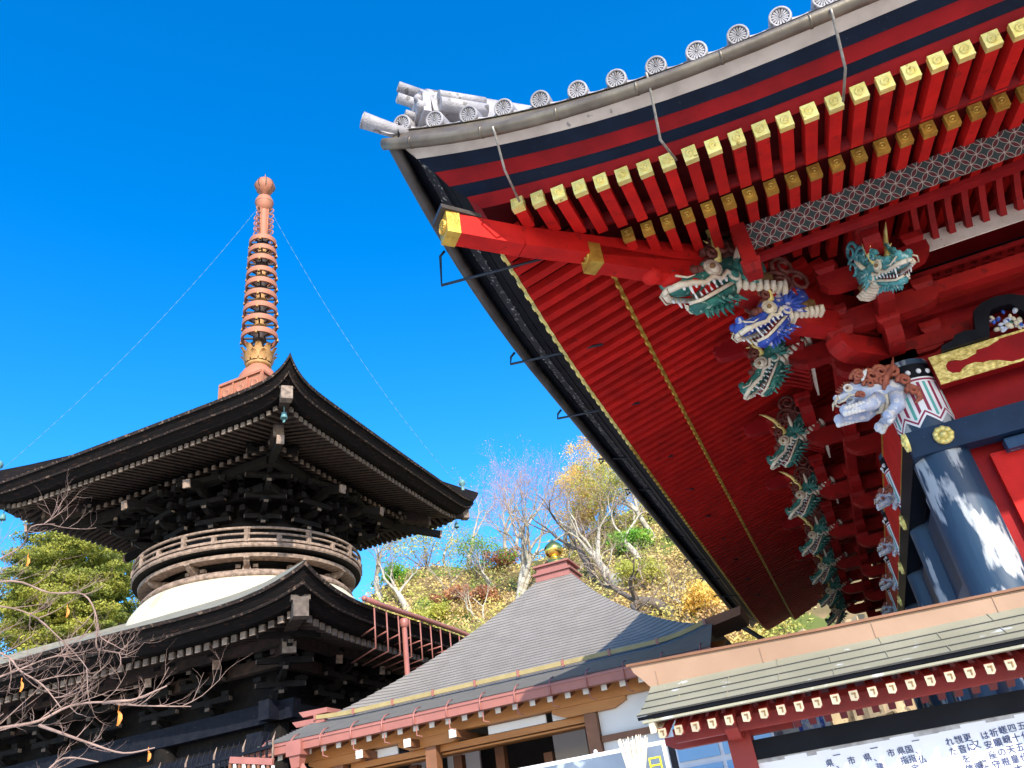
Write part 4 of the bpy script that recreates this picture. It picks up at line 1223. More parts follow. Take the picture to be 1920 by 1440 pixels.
def hup(u, f):                   # the eave corners turn up
    e = max(0, (abs(f-.5)*2-.72)/.28)
    return .20*e*e*max(0, 1-abs(u-.9)/.9)*(1 if f > .5 else .35)
b = MB(); courses = []
u = 0
NB = 16; NT = 36
us = [i/NB for i in range(NB)] + [1+i/NT for i in range(NT+1)]
def hpt(u, f, dz=0):
    p = hprof(u); a, c = hwid(u)
    return V(a+(c-a)*f, p.y, p.z+hup(u, f)+dz)
FS = [i/24 for i in range(25)]
for u0, u1 in zip(us, us[1:]):
    b.grid([[hpt(u0, f, .018) for f in FS], [hpt(u1, f, .0) for f in FS]], 0, False)
    b.grid([[hpt(u0, f, .018) for f in FS], [hpt(u0, f, -.004) for f in FS]], 1, False)
Q(b, 'roof', ['seamroof', 'roofline'])
b = MB()                          # the other three slopes
yb = HB.y+.75; ye = yb+(HB.y-HE.y)
for side in (0, 1):
    rows = []
    for i in range(9):
        u = 1+i/8; p = hpt(u, side); e = V(p.x, yb+(HB.y-p.y), p.z); rows.append([p, e])
    b.grid(rows)
rows = []
for i in range(9):
    u = 1+i/8; p = hpt(u, 0); q = hpt(u, 1); rows.append([V(p.x, yb+(HB.y-p.y), p.z), V(q.x, yb+(HB.y-q.y), q.z)])
b.grid(rows); Q(b, 'roof', 'seamroof')
b = MB(); n = 8; x = hx0+.5       # ochre snow guards
for i in range(9):
    f0, f1 = .015+i*.108, .015+i*.108+.104
    if f1 > .99: f1 = .985
    a_ = [hpt(1.0, f0+(f1-f0)*k/4, .10) for k in range(5)]
    for p, q in zip(a_, a_[1:]): b.beam(p+V(0, -.05, 0), q+V(0, -.05, 0), .04, .075)
Q(b, 'snow_guard', 'snow')
b = MB()
for i in range(10):
    p = hpt(1.0, .013+i*.108, .10); b.beam(p+V(-.02, -.06, 0), p+V(.02, -.06, 0), .06, .11)
Q(b, 'snow_guard_bracket', 'pinkpipe')
# box and finial on the top
cx, cy = (bx0+bx1)/2, HB.y+.36
for z0, z1, s in ((7.22, 7.36, .43), (7.36, 7.41, .48), (7.41, 7.56, .39), (7.56, 7.60, .46)):
    b = MB(); b.box((cx, cy, (z0+z1)/2), (2*s, 2*s, z1-z0)); Q(b, 'top_box', 'pinkpipe')
b = MB()
b.lathe([(r_*.60, 7.66+(z_-7.84)*.66) for r_, z_ in [(.48, 7.84), (.46, 7.93), (.34, 8.02), (.22, 8.06), (.19, 8.10), (.23, 8.14), (.35, 8.24), (.40, 8.38), (.38, 8.50), (.29, 8.62), (.13, 8.72), (.03, 8.80), (0, 8.86)]], 40, (cx, cy, 0)); Q(b, 'jewel_finial', 'finial')
# stepped main eave ends at left
for i, (dz, ex) in enumerate(((.16, .26), (-.02, .34))):
    b = MB(); p = hpt(1.0, 0)
    b.prism([(-ex, 0), (0.3, 0), (.3, .09), (-ex-.10, .11)], (p.x, p.y+.05-.1*i, p.z+dz), (1, 0, 0), (0, 0, 1), (0, .5, 0)); Q(b, 'eave_end', 'pinkpipe')
b = MB(); p = hpt(1, 1)
b.prism([(0, 0), (.62, .10), (.66, .24), (0, .16)], (p.x-.15, p.y+.1, p.z-.02), (1, 0, 0), (0, 0, 1), (0, 1.0, 0)); Q(b, 'eave_end', 'hinokidark')
b = MB(); b.box((p.x+.15, p.y+.7, p.z-.40), (.6, 1.2, .10)); Q(b, 'eave_end', 'pinkpipe')
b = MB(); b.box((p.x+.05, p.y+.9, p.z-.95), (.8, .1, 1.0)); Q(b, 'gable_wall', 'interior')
b = MB(); b.prism([(-.07, -.2), (.07, -.2), (.07, .08), (0, .17), (-.07, .08)], (p.x+.12, p.y+.80, p.z-.80), (1, 0, 0), (0, 0, 1), (0, .03, 0)); Q(b, 'end_face', 'capwhite')
# porch eave: fascia, gutter, straps
EA, EB = hpt(0, 0), hpt(0, 1)
b = MB()
for f0, f1 in zip(FS, FS[1:]): b.beam(hpt(0, f0, -.06)+V(0, .03, 0), hpt(0, f1, -.06)+V(0, .03, 0), .06, .13)
Q(b, 'fascia', 'pinkpipe')
GX0, GX1 = EA.x-.30, EB.x+.12
gz = HG.z-.155; gy = HG.y-.10
b = MB()
b.add([V(x, y, z) for x in (GX0, GX1) for y, z in ((gy-.085, gz+.08), (gy-.07, gz-.055), (gy+.07, gz-.055), (gy+.085, gz+.08))], ((0, 1, 5, 4), (1, 2, 6, 5), (2, 3, 7, 6), (0, 3, 2, 1), (4, 5, 6, 7)))
for y in (gy-.092,): b.beam((GX0, y, gz+.08), (GX1, y, gz+.08), .02, .025)
Q(b, 'gutter', 'pinkpipe')
n = 14
for i in range(n):
    x = GX0+.55+i*.605
    b = MB(); b.tube([V(x, gy+.16, gz+.24), V(x, gy+.02, gz+.20), V(x, gy-.10, gz+.10), V(x, gy-.105, gz-.04), V(x, gy-.06, gz-.07)], .013, 6); Q(b, 'gutter_strap', 'pinkpipe')
    b = MB(); b.tube([V(x, gy-.02, gz-.09), V(x+.0, gy-.02, gz-.22), V(x+.09, gy+.0, gz-.25)], .010, 6); Q(b, 'drain_hook', 'pinkpipe')
# rain hoppers at both ends of the gutter
for x, dx in ((GX0+1.25, .55), (GX1-.95, .95)):
    b = MB(); b.box((x, gy-.02, gz-.02), (.30, .26, .24)); b.box((x, gy-.02, gz-.23), (.22, .2, .2), 0, None, .7)
    b.beam((x+.02, gy, gz-.30), (x+dx*.25, gy+.12, gz-.55), .13, .13); b.beam((x+dx*.25, gy+.12, gz-.55), (x+dx, gy+.5, gz-1.15), .13, .13)
    b.beam((x+dx, gy+.5, gz-1.10), (x+dx, gy+.5, 0), .13, .13); Q(b, 'downpipe', 'pinkpipe')
# rafters with white ends
zr = at(982, 1319, 12.6).z
x = GX0+.75
while x < GX1+.1:
    b = MB(); b.beam((x, 12.62, zr), (x, 13.75, zr+.40), .085, .10); o = Q(b, 'rafter', 'hinokidark')
    c = MB(); c.box((x, 12.612, zr-.003), (.092, .016, .115)); Q(c, 'end_face', 'capwhite', o)
    x += .302
b = MB(); b.quad((GX0+.2, 12.60, zr+.07), (GX1, 12.60, zr+.07), (GX1, 13.9, zr+.53), (GX0+.2, 13.9, zr+.53)); Q(b, 'soffit_board', 'hinoki')
# the long eave beam, arms, posts
ky = 12.98
zb = at(982, 1343, ky-.1).z
b = MB(); b.box(((GX0+GX1)/2+.4, ky, zb+.16), (GX1-GX0-1.3, .20, .32)); Q(b, 'eave_beam', 'hinoki')
posts = [at(px, py, ky).x for px, py in ((640, 1440), (812, 1400), (1114, 1370))]
for i, px in enumerate(posts):
    b = MB(); b.box((px, ky, (zb-.16)/2), (.20, .20, zb-.16)); Q(b, 'post', 'hinokidark')
    w = .62
    b = MB(); b.prism([(-w, .15), (-w, .09), (-w*.66, .0), (w*.66, 0), (w, .09), (w, .15)], (px, ky-.08, zb-.152), (1, 0, 0), (0, 0, 1), (0, .16, 0)); Q(b, 'boat_bracket', 'hinoki')
for px, py in ((673, 1414), (763, 1393), (848, 1375)):
    q = at(px, py, ky-.42); b = MB(); b.box((q.x, ky+.6, q.z), (.115, 2.0, .115)); o = Q(b, 'beam_nose', 'hinokidark')
    c = MB(); c.box((q.x, ky-.41, q.z), (.125, .02, .125)); Q(c, 'end_face', 'capwhite', o)
    b = MB(); b.box((q.x, ky+1.5, q.z/2-.05), (.17, .17, q.z-.1)); Q(b, 'inner_post', 'hinokidark')
q = at(1028, 1400, ky+1.5); b = MB(); b.box((q.x, ky+1.5, 1.6), (.16, .16, 3.2)); Q(b, 'inner_post', 'hinokidark')
for (xa, ya), (xc, yc) in (((914, 1357), (1022, 1338)), ((1034, 1335), (1062, 1330)), ((700, 1400), (745, 1391))):
    p, q = at(xa, ya, ky+.08), at(xc, yc, ky+.08)
    b = MB(); b.box(((p.x+q.x)/2, ky+.10, zb-.075), (q.x-p.x, .04, .13)); Q(b, 'plaster_panel', 'wallwhite')
b = MB(); b.box(((posts[0]+posts[2])/2, ky+.12, zb-.20), (posts[2]-posts[0]-.3, .10, .10)); Q(b, 'cross_beam', 'hinoki')
# porch ceiling boards, back wall with panels
b = MB()
for i in range(18):
    y = 13.2+i*.17; b.box((-6.2, y, zb-.28+.010*(i % 2)+.02*i), (7.2, .162, .03))
Q(b, 'porch_ceiling', 'hinoki')
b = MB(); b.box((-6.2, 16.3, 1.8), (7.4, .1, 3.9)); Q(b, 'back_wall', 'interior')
for (xa, xc, yt, yb2) in ((1036, 1108, 1375, 1430), (838, 905, 1400, 1460), (770, 806, 1405, 1460)):
    p, q = at(xa, yt, 15.4), at(xc, yb2, 15.4)
    b = MB(); b.box(((p.x+q.x)/2, 15.4, (p.z+q.z)/2-.1), (q.x-p.x, .06, p.z-q.z+.2)); Q(b, 'plaster_panel', 'wallwhite')
b = MB(); b.box((-6.2, 15.3, zb-.75), (7.2, .10, .14)); Q(b, 'lintel', 'hinoki')
# white wall right of the porch
wx0 = posts[2]+.11
b = MB(); b.box(((wx0-1.7)/2, 13.05, 1.9), (-1.7-wx0, .12, 3.8)); Q(b, 'wall', 'wallwhite')
zr2 = at(1170, 1378, 12.95).z
b = MB(); b.box(((wx0-1.7)/2, 12.97, zr2), (-1.7-wx0, .08, .09)); Q(b, 'wall_rail', 'hinokidark')
b = MB(); b.box((-9.9+.65, 13.4, 1.7), (1.6, .1, 3.4)); Q(b, 'wall', 'hinokidark')

# ================================================================== THE NOTICE BOARD
M['signroof'] = mat('mossy copper sheet', (.30, .285, .20), (.25, .24, .165), .6, scale=3, bump=.1, bscale=30, c3=(.50, .52, .50), s3=7, t3=.64)
M['signridge'] = mat('tan copper ridge', (.34, .205, .125), (.29, .17, .10), .55, scale=3, bump=.05, bscale=20)
M['signred'] = mat('red lacquer', (.26, .018, .010), (.20, .014, .009), .5, scale=6, bump=.08, bscale=30)
M['board'] = mat('white enamel board', (.78, .78, .78), (.75, .75, .76), .5, scale=3, c3=(.70, .69, .67), s3=6, t3=.64)
M['endcream'] = mat('cream rafter end', (.44, .37, .25), (.36, .30, .20), .6, scale=30, vary=.2)
M['boardedge'] = mat('flaking grey edge', (.48, .47, .45), (.30, .28, .27), .8, scale=20)
M['ink'] = mat('blue black lettering', (.03, .045, .14), (.035, .05, .15), .6)
SY = 5.0
sign = thing('notice_board', 'white notice board with Japanese text in black frame under a small tan roof', 'notice board', (.6, SY, 0))
def S(mb, name, m, parent=None): return mb.build(name, M[m], parent or sign)
sx0, sx1 = -1.085, 2.9
def sgeo(f, u):                   # u: 0 ridge foot .. 1 front eave ; slight sag towards the left end
    x = sx0 + (sx1-sx0)*f + (-.02*u**2 if f == 0 else 0)
    lift = .05*max(0, 1-f/.35)**2
    return V(x, SY-.085-.41*u, 2.385-.20*u-.035*u*(1-u))
b = MB(); nC = 4
for i in range(nC):
    u0, u1 = i/nC, (i+1)/nC
    b.grid([[sgeo(f, u0) for f in (0, .3, .6, 1)], [sgeo(f, u1)+Z*.007 for f in (0, .3, .6, 1)]], 0, False)
    b.grid([[sgeo(f, u1)+Z*.007 for f in (0, .3, .6, 1)], [sgeo(f, u1)-Z*.002 for f in (0, .3, .6, 1)]], 1, False)
    for j in range(7):            # vertical laps, staggered
        f = (j+.35+.5*(i % 2))/7.2
        p, q = sgeo(f, u0), sgeo(f, u1)
        b.beam(p+Z*.003, q+Z*.009, .004, .004)
b.build('roof_sheet', [M['signroof'], M['seam']], sign)
b = MB(); b.grid([[sgeo(f, 1)+V(0, .01, -.004) for f in (0, 1)], [sgeo(f, 1)+V(0, .02, -.020) for f in (0, 1)]], 0, False); S(b, 'eave_edge', 'black')
b = MB(); b.beam(sgeo(0, 1)+V(.02, .045, -.030), sgeo(1, 1)+V(0, .045, -.030), .05, .012); S(b, 'eave_edge', 'signroof')
b = MB(); b.prism([(0, 0), (.44, -.19), (.45, -.10), (0, .06)], (sx0+.03, SY-.02, 2.285), (0, -1, 0), (0, 0, 1), (.03, 0, 0)); b.prism([(0, 0), (.40, -.17), (.40, -.13), (0, .04)], (sx0+.062, SY-.02, 2.25), (0, -1, 0), (0, 0, 1), (.03, 0, 0)); S(b, 'barge_board', 'cream')
# rear slope, ridge
b = MB(); b.quad((sx0, SY+.085, 2.385), (sx1, SY+.085, 2.385), (sx1, SY+.49, 2.185), (sx0, SY+.49, 2.185)); S(b, 'roof_sheet', 'signroof')
b = MB(); b.prism([(sx1-sx0, 0), (sx1-sx0, .085), (2.1, .088), (1.0, .105), (-.10, .140), (-.085, .10), (-.035, .045), (.0, 0)], (sx0, SY-.085, 2.38), (1, 0, 0), (0, 0, 1), (0, .17, 0))
for j in range(5): b.beam((sx0+.05+j*.62, SY-.087, 2.385), (sx0+.05+j*.62, SY-.087, 2.468), .005, .005)
S(b, 'ridge', 'signridge')
b = MB(); b.beam((sx0-.12, SY, 2.527), (sx0+1.0, SY, 2.493), .20, .014); b.beam((sx0+1.0, SY, 2.493), (sx0+2.1, SY, 2.476), .20, .014); b.beam((sx0+2.1, SY, 2.476), (sx1, SY, 2.473), .20, .014); S(b, 'ridge_cap', 'hinokidark')
# soffit, rafters with cream ends
b = MB(); b.quad((sx0+.06, SY-.46, 2.150), (sx1, SY-.46, 2.150), (sx1, SY, 2.31), (sx0+.06, SY, 2.31)); b.quad((sx0+.06, SY+.46, 2.150), (sx1, SY+.46, 2.150), (sx1, SY, 2.31), (sx0+.06, SY, 2.31)); S(b, 'soffit_board', 'signred')
x = sx0+.085
while x < 1.9:
    for sg in (-1, 1):
        b = MB(); b.beam((x, SY+sg*.42, 2.092), (x, SY+sg*.02, 2.246), .040, .05); o = S(b, 'rafter', 'signred')
        if sg < 0:
            c = MB(); c.prism([(-.021, .022), (.021, .022), (.021, -.012), (.008, -.026), (-.021, -.021)], (x, SY-.419, 2.090), (1, 0, 0), (0, 0, 1), (0, -.016, 0)); S(c, 'end_face', 'endcream', o)
            c = MB(); c.beam((x-.008, SY-.436, 2.100), (x+.010, SY-.436, 2.100), .006, .006); c.beam((x+.008, SY-.436, 2.100), (x+.006, SY-.436, 2.078), .006, .006); S(c, 'end_mark', 'brown', o)
    x += .0905
for y, z, w in ((SY-.20, 2.085, .07), (SY+.20, 2.135, .07), (SY, 2.135, .08)):
    b = MB(); b.beam((sx0+.10, y, z), (sx1, y, z), .06, w); S(b, 'purlin', 'signred')
for px_ in (-.665, 1.95):
    b = MB(); b.box((px_, SY+.02, 1.06), (.13, .13, 2.12)); S(b, 'post', 'signred')
    b = MB(); b.prism([(-.28, .10), (-.28, .045), (-.20, 0), (.20, 0), (.28, .045), (.28, .10)], (px_-.035, SY+.02, 2.02), (0, 1, 0), (0, 0, 1), (.07, 0, 0)); S(b, 'cross_arm', 'signred')
    b = MB(); b.prism([(-.42, .07), (-.42, .03), (-.36, 0), (.3, 0), (.3, .07)], (px_, SY-.02, 2.035), (1, 0, 0), (0, 0, 1), (0, .06, 0)); S(b, 'cross_arm', 'signred')
# frame and board
bxl = at(1411, 1420, SY-.02).x; ztop = at(1411, 1420, SY-.02).z-.012
b = MB(); b.box(((bxl+1.9)/2, SY, ztop+.045), (1.9-bxl+.14, .06, .10)); b.box((bxl-.04, SY, .9), (.08, .06, 1.9)); S(b, 'frame', 'black')
b = MB(); b.box(((bxl+1.9)/2, SY, ztop-.7), (1.9-bxl, .03, 1.4)); o = S(b, 'board_panel', 'board')
b = MB(); random.seed(3)
x = bxl
while x < 1.2:
    w = random.uniform(.05, .16); h = random.uniform(.010, .034)
    b.box((x+w/2, SY-.0165, ztop-h/2), (w, .003, h)); x += w
b.box((bxl+.010, SY-.0165, ztop-.3), (.02, .003, .6)); b.build('flaking_edge', M['boardedge'], o)
def text(s, x, z, size, y, parent, m, name='lettering'):
    cu = bpy.data.curves.new(name, 'FONT'); cu.body = s; cu.size = size; cu.align_x = 'CENTER'; cu.align_y = 'CENTER'; cu.extrude = .0012; cu.offset = .0004
    to = bpy.data.objects.new(name+'_tmp', cu); COL.objects.link(to)
    bpy.context.view_layer.update()
    me = bpy.data.meshes.new_from_object(to.evaluated_get(bpy.context.evaluated_depsgraph_get()))
    bpy.data.objects.remove(to); bpy.data.curves.remove(cu)
    me.materials.clear(); me.materials.append(m)
    o = link(name, me)
    o.matrix_basis = Matrix.Translation((x, y, z)) @ Matrix.Rotation(R(90), 4, 'X')
    bpy.context.view_layer.update()
    if parent: adopt(o, parent)
    return o
pxs = [('四十五代の', 1898, 1366, 0), ('嵯峨天皇本', 1881, 1370, 0), ('祈願の根を', 1864, 1375, 0), ('は安産守な', 1847, 1380, 0), ('又　謙', 1831, 1397, 0), ('更に　徳', 1814, 1384, 0),
       ('観音を信', 1798, 1388, 0), ('れた', 1781, 1392, 0), ('一、仏', 1717, 1390, 0), ('国指定', 1705, 1406, 0), ('県指', 1690, 1409, 0), ('市', 1671, 1413, 0), ('一、建', 1639, 1404, 0), ('県', 1627, 1421, 0), ('市', 1597, 1427, 0), ('一、', 1569, 1417, 0), ('県', 1556, 1432, 0), ('五代聖武', 1916, 1362, 0)]
for s_, px_, py_, _ in pxs:
    p = at(px_, py_, SY-.017)
    for i, ch in enumerate(s_):
        if ch != '　': text(ch, p.x, p.z-.0445*i, .040, SY-.0172, sign, M['ink'])

# ================================================================== THE BANNER
M['photo'] = mat('printed dark sky', (.085, .12, .17), (.16, .20, .26), .45, scale=1.6, c3=(.35, .40, .45), s3=2.5, t3=.66)
M['yellow'] = mat('printed yellow', (.80, .72, .02), (.78, .70, .02), .5)
M['printred'] = mat('printed red', (.75, .03, .03), (.7, .025, .025), .5)
M['sticks'] = mat('printed pale sticks', (.82, .72, .56), (.66, .52, .36), .5, scale=30)
BY = 9.0
pl0, pl1 = at(985, 1440, BY), at(1245, 1385, BY)
bz = (pl0.z+pl1.z)/2+.0
ban = thing('poster_board', 'large printed poster board with white edge, pale sticks and a yellow character', 'poster', ((pl1.x-1.5), BY, 0))
b = MB(); b.box((pl1.x-1.35, BY+.02, bz-.65), (2.7, .04, 1.3)); b.build('frame', M['white'], ban)
b = MB(); b.box((pl1.x-1.35, BY-.004, bz-.66), (2.62, .012, 1.24)); pp = b.build('printed_sheet', M['photo'], ban)
b = MB(); random.seed(5); c0 = at(1195, 1470, BY)
for i in range(26):
    a = R(-13+26*i/25+random.uniform(-1, 1)); L_ = .40+random.uniform(-.035, .02)
    p = V(c0.x+(i-12.5)*.006+.02, BY-.012-.0003*i, c0.z+.04); q = p+V(math.sin(a)*L_+.03, 0, math.cos(a)*L_)
    b.beam(p, q, .010, .003, 0, V(0, 1, 0))
b.build('printed_sticks', M['sticks'], ban)
b = MB(); q = at(1192, 1446, BY-.03); b.ball((q.x, BY-.012, q.z-.03), .11, 0, 20, (1.5, .06, .55)); b.build('printed_shape', M['printred'], ban)
q = at(1229, 1432, BY-.02); o = text('日', q.x, q.z-.03, .20, BY-.014, ban, M['yellow'])
for x in (pl1.x-.02, pl1.x-2.6):
    b = MB(); b.beam((x+.06, BY+.08, 0), (x+.06, BY+.08, bz-.02), .06, .06); b.build('pole', M['black'], ban)
for x in (-.25, -.62):
    b = MB(); b.ball((pl1.x+x-.15, BY+.02, bz+.015), .025, 0, 8); b.build('clip', M['white'], ban)

# ================================================================== GLAZED SHED
M['glassblue'] = mat('painted sky reflection glazing', (.12, .30, .56), (.16, .36, .62), .12, scale=1.2)  # blue of the reflected sky painted into the glass
M['shedwhite'] = mat('white window frame', (.70, .70, .72), (.62, .62, .64), .5)
GY = 12.2
shed = thing('glazed_shed', 'low shed with blue glazing and white frames seen behind the notice board', 'shed', (-.9, GY, 0))
a0 = at(1262, 1400, GY).x; a1 = at(1440, 1340, GY).x
b = MB(); b.box(((a0+a1)/2, GY+.8, 1.5), (a1-a0, 1.5, 3.05)); b.build('wall', M['shedwhite'], shed)
for i, (x0_, x1_) in enumerate(((a0+.04, a0+.62), (a0+.68, a1-.04))):
    for z0_, z1_ in ((1.3, 2.42), (2.50, 2.98)):
        b = MB(); b.box(((x0_+x1_)/2, GY+.04, (z0_+z1_)/2), (x1_-x0_, .03, z1_-z0_)); b.build('window', M['glassblue'], shed)
b = MB(); b.box(((a0+a1)/2, GY+.8, 3.06), (a1-a0+.1, 1.7, .07)); b.build('roof', M['shedwhite'], shed)
M['panelw'] = mat('frosted white panel', (.66, .64, .62), (.55, .53, .52), .4, scale=3)
c0, c1, c2, c3 = (at(x, 1340, 15.0).x for x in (1445, 1492, 1535, 1552))
fs = thing('screen_fence', 'pale panel screen with blue posts in front of the rock', 'screen', ((c0+c3)/2, 15.0, 0))
for x0_, x1_, m_ in ((c0, c1, 'panelw'), (c1+.05, c2, 'palblue'), (c2+.05, c3, 'panelw')):
    b = MB(); b.box(((x0_+x1_)/2, 15.0, 1.7), (x1_-x0_, .04, 3.4)); b.build('panel', M[m_], fs)
for x in (c1+.02, c2+.02):
    b = MB(); b.box((x, 14.98, 1.7), (.06, .06, 3.44)); b.build('post', M['blue'], fs)

# ================================================================== HILL, ROCK, TREES
def sm(t):
    t = max(0, min(1, t)); return t*t*(3-2*t)
def crest(x):
    pts = [(-90, 8), (-52, 10), (-42, 14), (-36, 21), (-30, 23.5), (-24, 22.5), (-19, 21.5), (-14, 23), (-6, 25), (10, 26), (40, 26)]
    for (x0, z0), (x1, z1) in zip(pts, pts[1:]):
        if x0 <= x <= x1: return z0+(z1-z0)*(x-x0)/(x1-x0)
    return pts[0][1] if x < pts[0][0] else pts[-1][1]
def hillz(x, y):
    z = crest(x)*(.25*sm((y-26)/16)+.75*sm((y-31)/29))
    z += .9*noise.noise(V(x*.12, y*.12, 0))*sm((y-27)/10) + .35*noise.noise(V(x*.45, y*.45, 5))*sm((y-27)/6)
    if y > 60: z += (y-60)*.05
    return z - .05*(1-sm((y-26)/3))
b = MB(); NX, NY = 110, 70
b.grid([[V(-95+150*i/NX, 25.5+85*(j/NY)**1.2, hillz(-95+150*i/NX, 25.5+85*(j/NY)**1.2)) for i in range(NX+1)] for j in range(NY+1)])
M['soil'] = mat('leaf litter soil', (.30, .20, .095), (.16, .12, .05), .9, scale=.8, bump=.6, bscale=8, c3=(.12, .15, .03), s3=.35, t3=.55)
tag(b.build('hillside', M['soil'], fix=False), kind='structure')
M['rock'] = mat('sunlit tan rock', (.52, .40, .23), (.34, .25, .14), .9, scale=1.2, bump=.8, bscale=6, c3=(.16, .12, .07), s3=3.0, t3=.60)
b = MB(); rows = []
for j in range(15):
    rr = []
    for i in range(90):
        x = -4.2+22*i/89; h = 7.9 + .5*noise.noise(V(x*.7, 0, 3)) + .35*noise.noise(V(x*2.3, 0, 7)) - max(0, -x-1.2)*.35
        t = j/14
        z = h*t-.4
        y = 31.0 + 1.2*t + 1.1*noise.noise(V(x*.8, z*.9, 1)) + .45*noise.noise(V(x*2.6, z*2.4, 9))
        rr.append(V(x, y, z))
    rows.append(rr)
rows.append([p+V(0, 3, .3) for p in rows[-1]])
b.grid(rows, 0, False); tag(b.build('rock_face', M['rock'], fix=False), kind='structure')
def hit(px, py):
    d = ray(px, py); t = 20.0
    while t < 160:
        q = CAM+d*t
        if q.y > 26 and q.z < hillz(q.x, q.y): return V(q.x, q.y, hillz(q.x, q.y)-.1)
        t += .25
    return None
def leafmat(name, ramp, scale):
    ramp = [(po, tuple(min(.85, c*1.65) for c in col)) for po, col in ramp]
    m = bpy.data.materials.new(name); m.use_nodes = True
    N, L = m.node_tree.nodes, m.node_tree.links
    p = N['Principled BSDF']; p.inputs['Roughness'].default_value = .6
    tc = N.new('ShaderNodeTexCoord'); nz = N.new('ShaderNodeTexNoise'); nz.inputs['Scale'].default_value = scale; nz.inputs['Detail'].default_value = 3; nz.inputs['Roughness'].default_value = .55
    L.new(tc.outputs['Object'], nz.inputs['Vector'])
    cr = N.new('ShaderNodeValToRGB')
    while len(cr.color_ramp.elements) < len(ramp): cr.color_ramp.elements.new(.5)
    for e, (po, c) in zip(cr.color_ramp.elements, ramp): e.position = po; e.color = (*c, 1)
    L.new(nz.outputs['Fac'], cr.inputs[0]); L.new(cr.outputs[0], p.inputs['Base Color'])
    tr = N.new('ShaderNodeBsdfTranslucent'); L.new(cr.outputs[0], tr.inputs['Color'])
    mx = N.new('ShaderNodeMixShader'); mx.inputs[0].default_value = .3
    L.new(p.outputs[0], mx.inputs[1]); L.new(tr.outputs[0], mx.inputs[2]); L.new(mx.outputs[0], N['Material Output'].inputs[0])
    return m
M['cover'] = leafmat('mixed undergrowth', [(.28, (.26, .15, .06)), (.38, (.46, .32, .14)), (.47, (.46, .38, .12)), (.55, (.20, .27, .04)), (.63, (.48, .39, .15)), (.74, (.40, .25, .10))], .16)
M['lgreen'] = leafmat('bright green leaves', [(.3, (.04, .10, .012)), (.5, (.10, .24, .02)), (.7, (.20, .34, .04))], .9)
M['olive'] = leafmat('olive leaves', [(.3, (.12, .14, .02)), (.5, (.26, .27, .04)), (.7, (.38, .34, .08))], .8)
M['rust'] = leafmat('rust leaves', [(.3, (.14, .05, .025)), (.5, (.28, .12, .06)), (.7, (.36, .20, .08))], 1.0)
M['golden'] = leafmat('golden autumn leaves', [(.3, (.30, .17, .03)), (.5, (.52, .35, .07)), (.7, (.62, .45, .15))], .8)
M['conifer'] = leafmat('dark evergreen leaves', [(.3, (.035, .05, .008)), (.46, (.13, .15, .02)), (.62, (.27, .26, .04))], .5)
M['palebark'] = mat('pale lichened bark', (.50, .46, .37), (.30, .265, .21), .85, scale=2.5, bump=.4, bscale=12, c3=(.14, .12, .10), s3=3.5, t3=.62)
M['darkbark'] = mat('dark bark', (.16, .13, .11), (.09, .075, .065), .85, scale=3, bump=.4, bscale=12)
M['twig'] = mat('fine twigs', (.40, .31, .23), (.28, .20, .15), .8, scale=3)
M['pinktwig'] = mat('reddish twigs', (.46, .33, .25), (.36, .25, .19), .8, scale=3)
M['cherrybark'] = mat('tan cherry twigs', (.34, .225, .18), (.20, .13, .10), .7, scale=9, bump=.2, bscale=60)
M['bud'] = leafmat('red buds', [(.3, (.35, .10, .07)), (.6, (.50, .22, .15))], 2)
def leafquad(b, c, s, rnd, up=.3):
    n = V(rnd.gauss(0, 1), rnd.gauss(0, 1)-.5, rnd.gauss(0, 1)+up).normalized()
    a = n.orthogonal().normalized(); a = (Matrix.Rotation(rnd.uniform(0, 6.28), 3, n) @ a); d = n.cross(a)
    l = s*rnd.uniform(.7, 1.3); w = l*.55
    b.add((c-a*l, c-d*w+n*l*.12, c+a*l, c+d*w+n*l*.12), ((0, 1, 2, 3),), 0, False)
rnd = random.Random(11)
b = MB()
for i in range(17000):                 # undergrowth
    px, py = rnd.uniform(640, 1500), rnd.uniform(840, 1250)
    q = hit(px, py)
    if q is None or q.y > 85 or q.y < 27: continue
    h = rnd.uniform(.1, .9)
    for k in range(5): leafquad(b, q+V(rnd.gauss(0, .45), rnd.gauss(0, .45), h*rnd.random()), .095*(q.y/45), rnd, 1.1)
tag(b.build('undergrowth', M['cover'], fix=False), kind='stuff')
def foliage_shrub(name, label, cat, px, py, r, hgt, m, seed, group=None, n=2400, ls=.085):
    rn = random.Random(seed); q = hit(px, py)
    while q is None: py += 8; q = hit(px, py)
    t = thing(name, label, cat, q, group)
    b = MB(); cl = [V(rn.gauss(0, .5)*r, rn.gauss(0, .4)*r, hgt*(.25+.6*rn.random())) for _ in range(16)]
    for c in cl:
        cr = r*rn.uniform(.28, .5)
        for _ in range(n//16):
            v = V(rn.gauss(0, 1), rn.gauss(0, 1), rn.gauss(0, 1)).normalized()*cr*(rn.random()**.35)
            v.z *= .75
            leafquad(b, q+c+v, ls, rn)
    b.build('leaves', M[m], t, fix=False)
    b = MB()
    for c in cl[:9]: b.tube([q, q+c*.5+V(rn.gauss(0, .1), 0, .1), q+c], [.05, .035, .012], 5)
    b.build('stems', M['darkbark'], t)
    return t
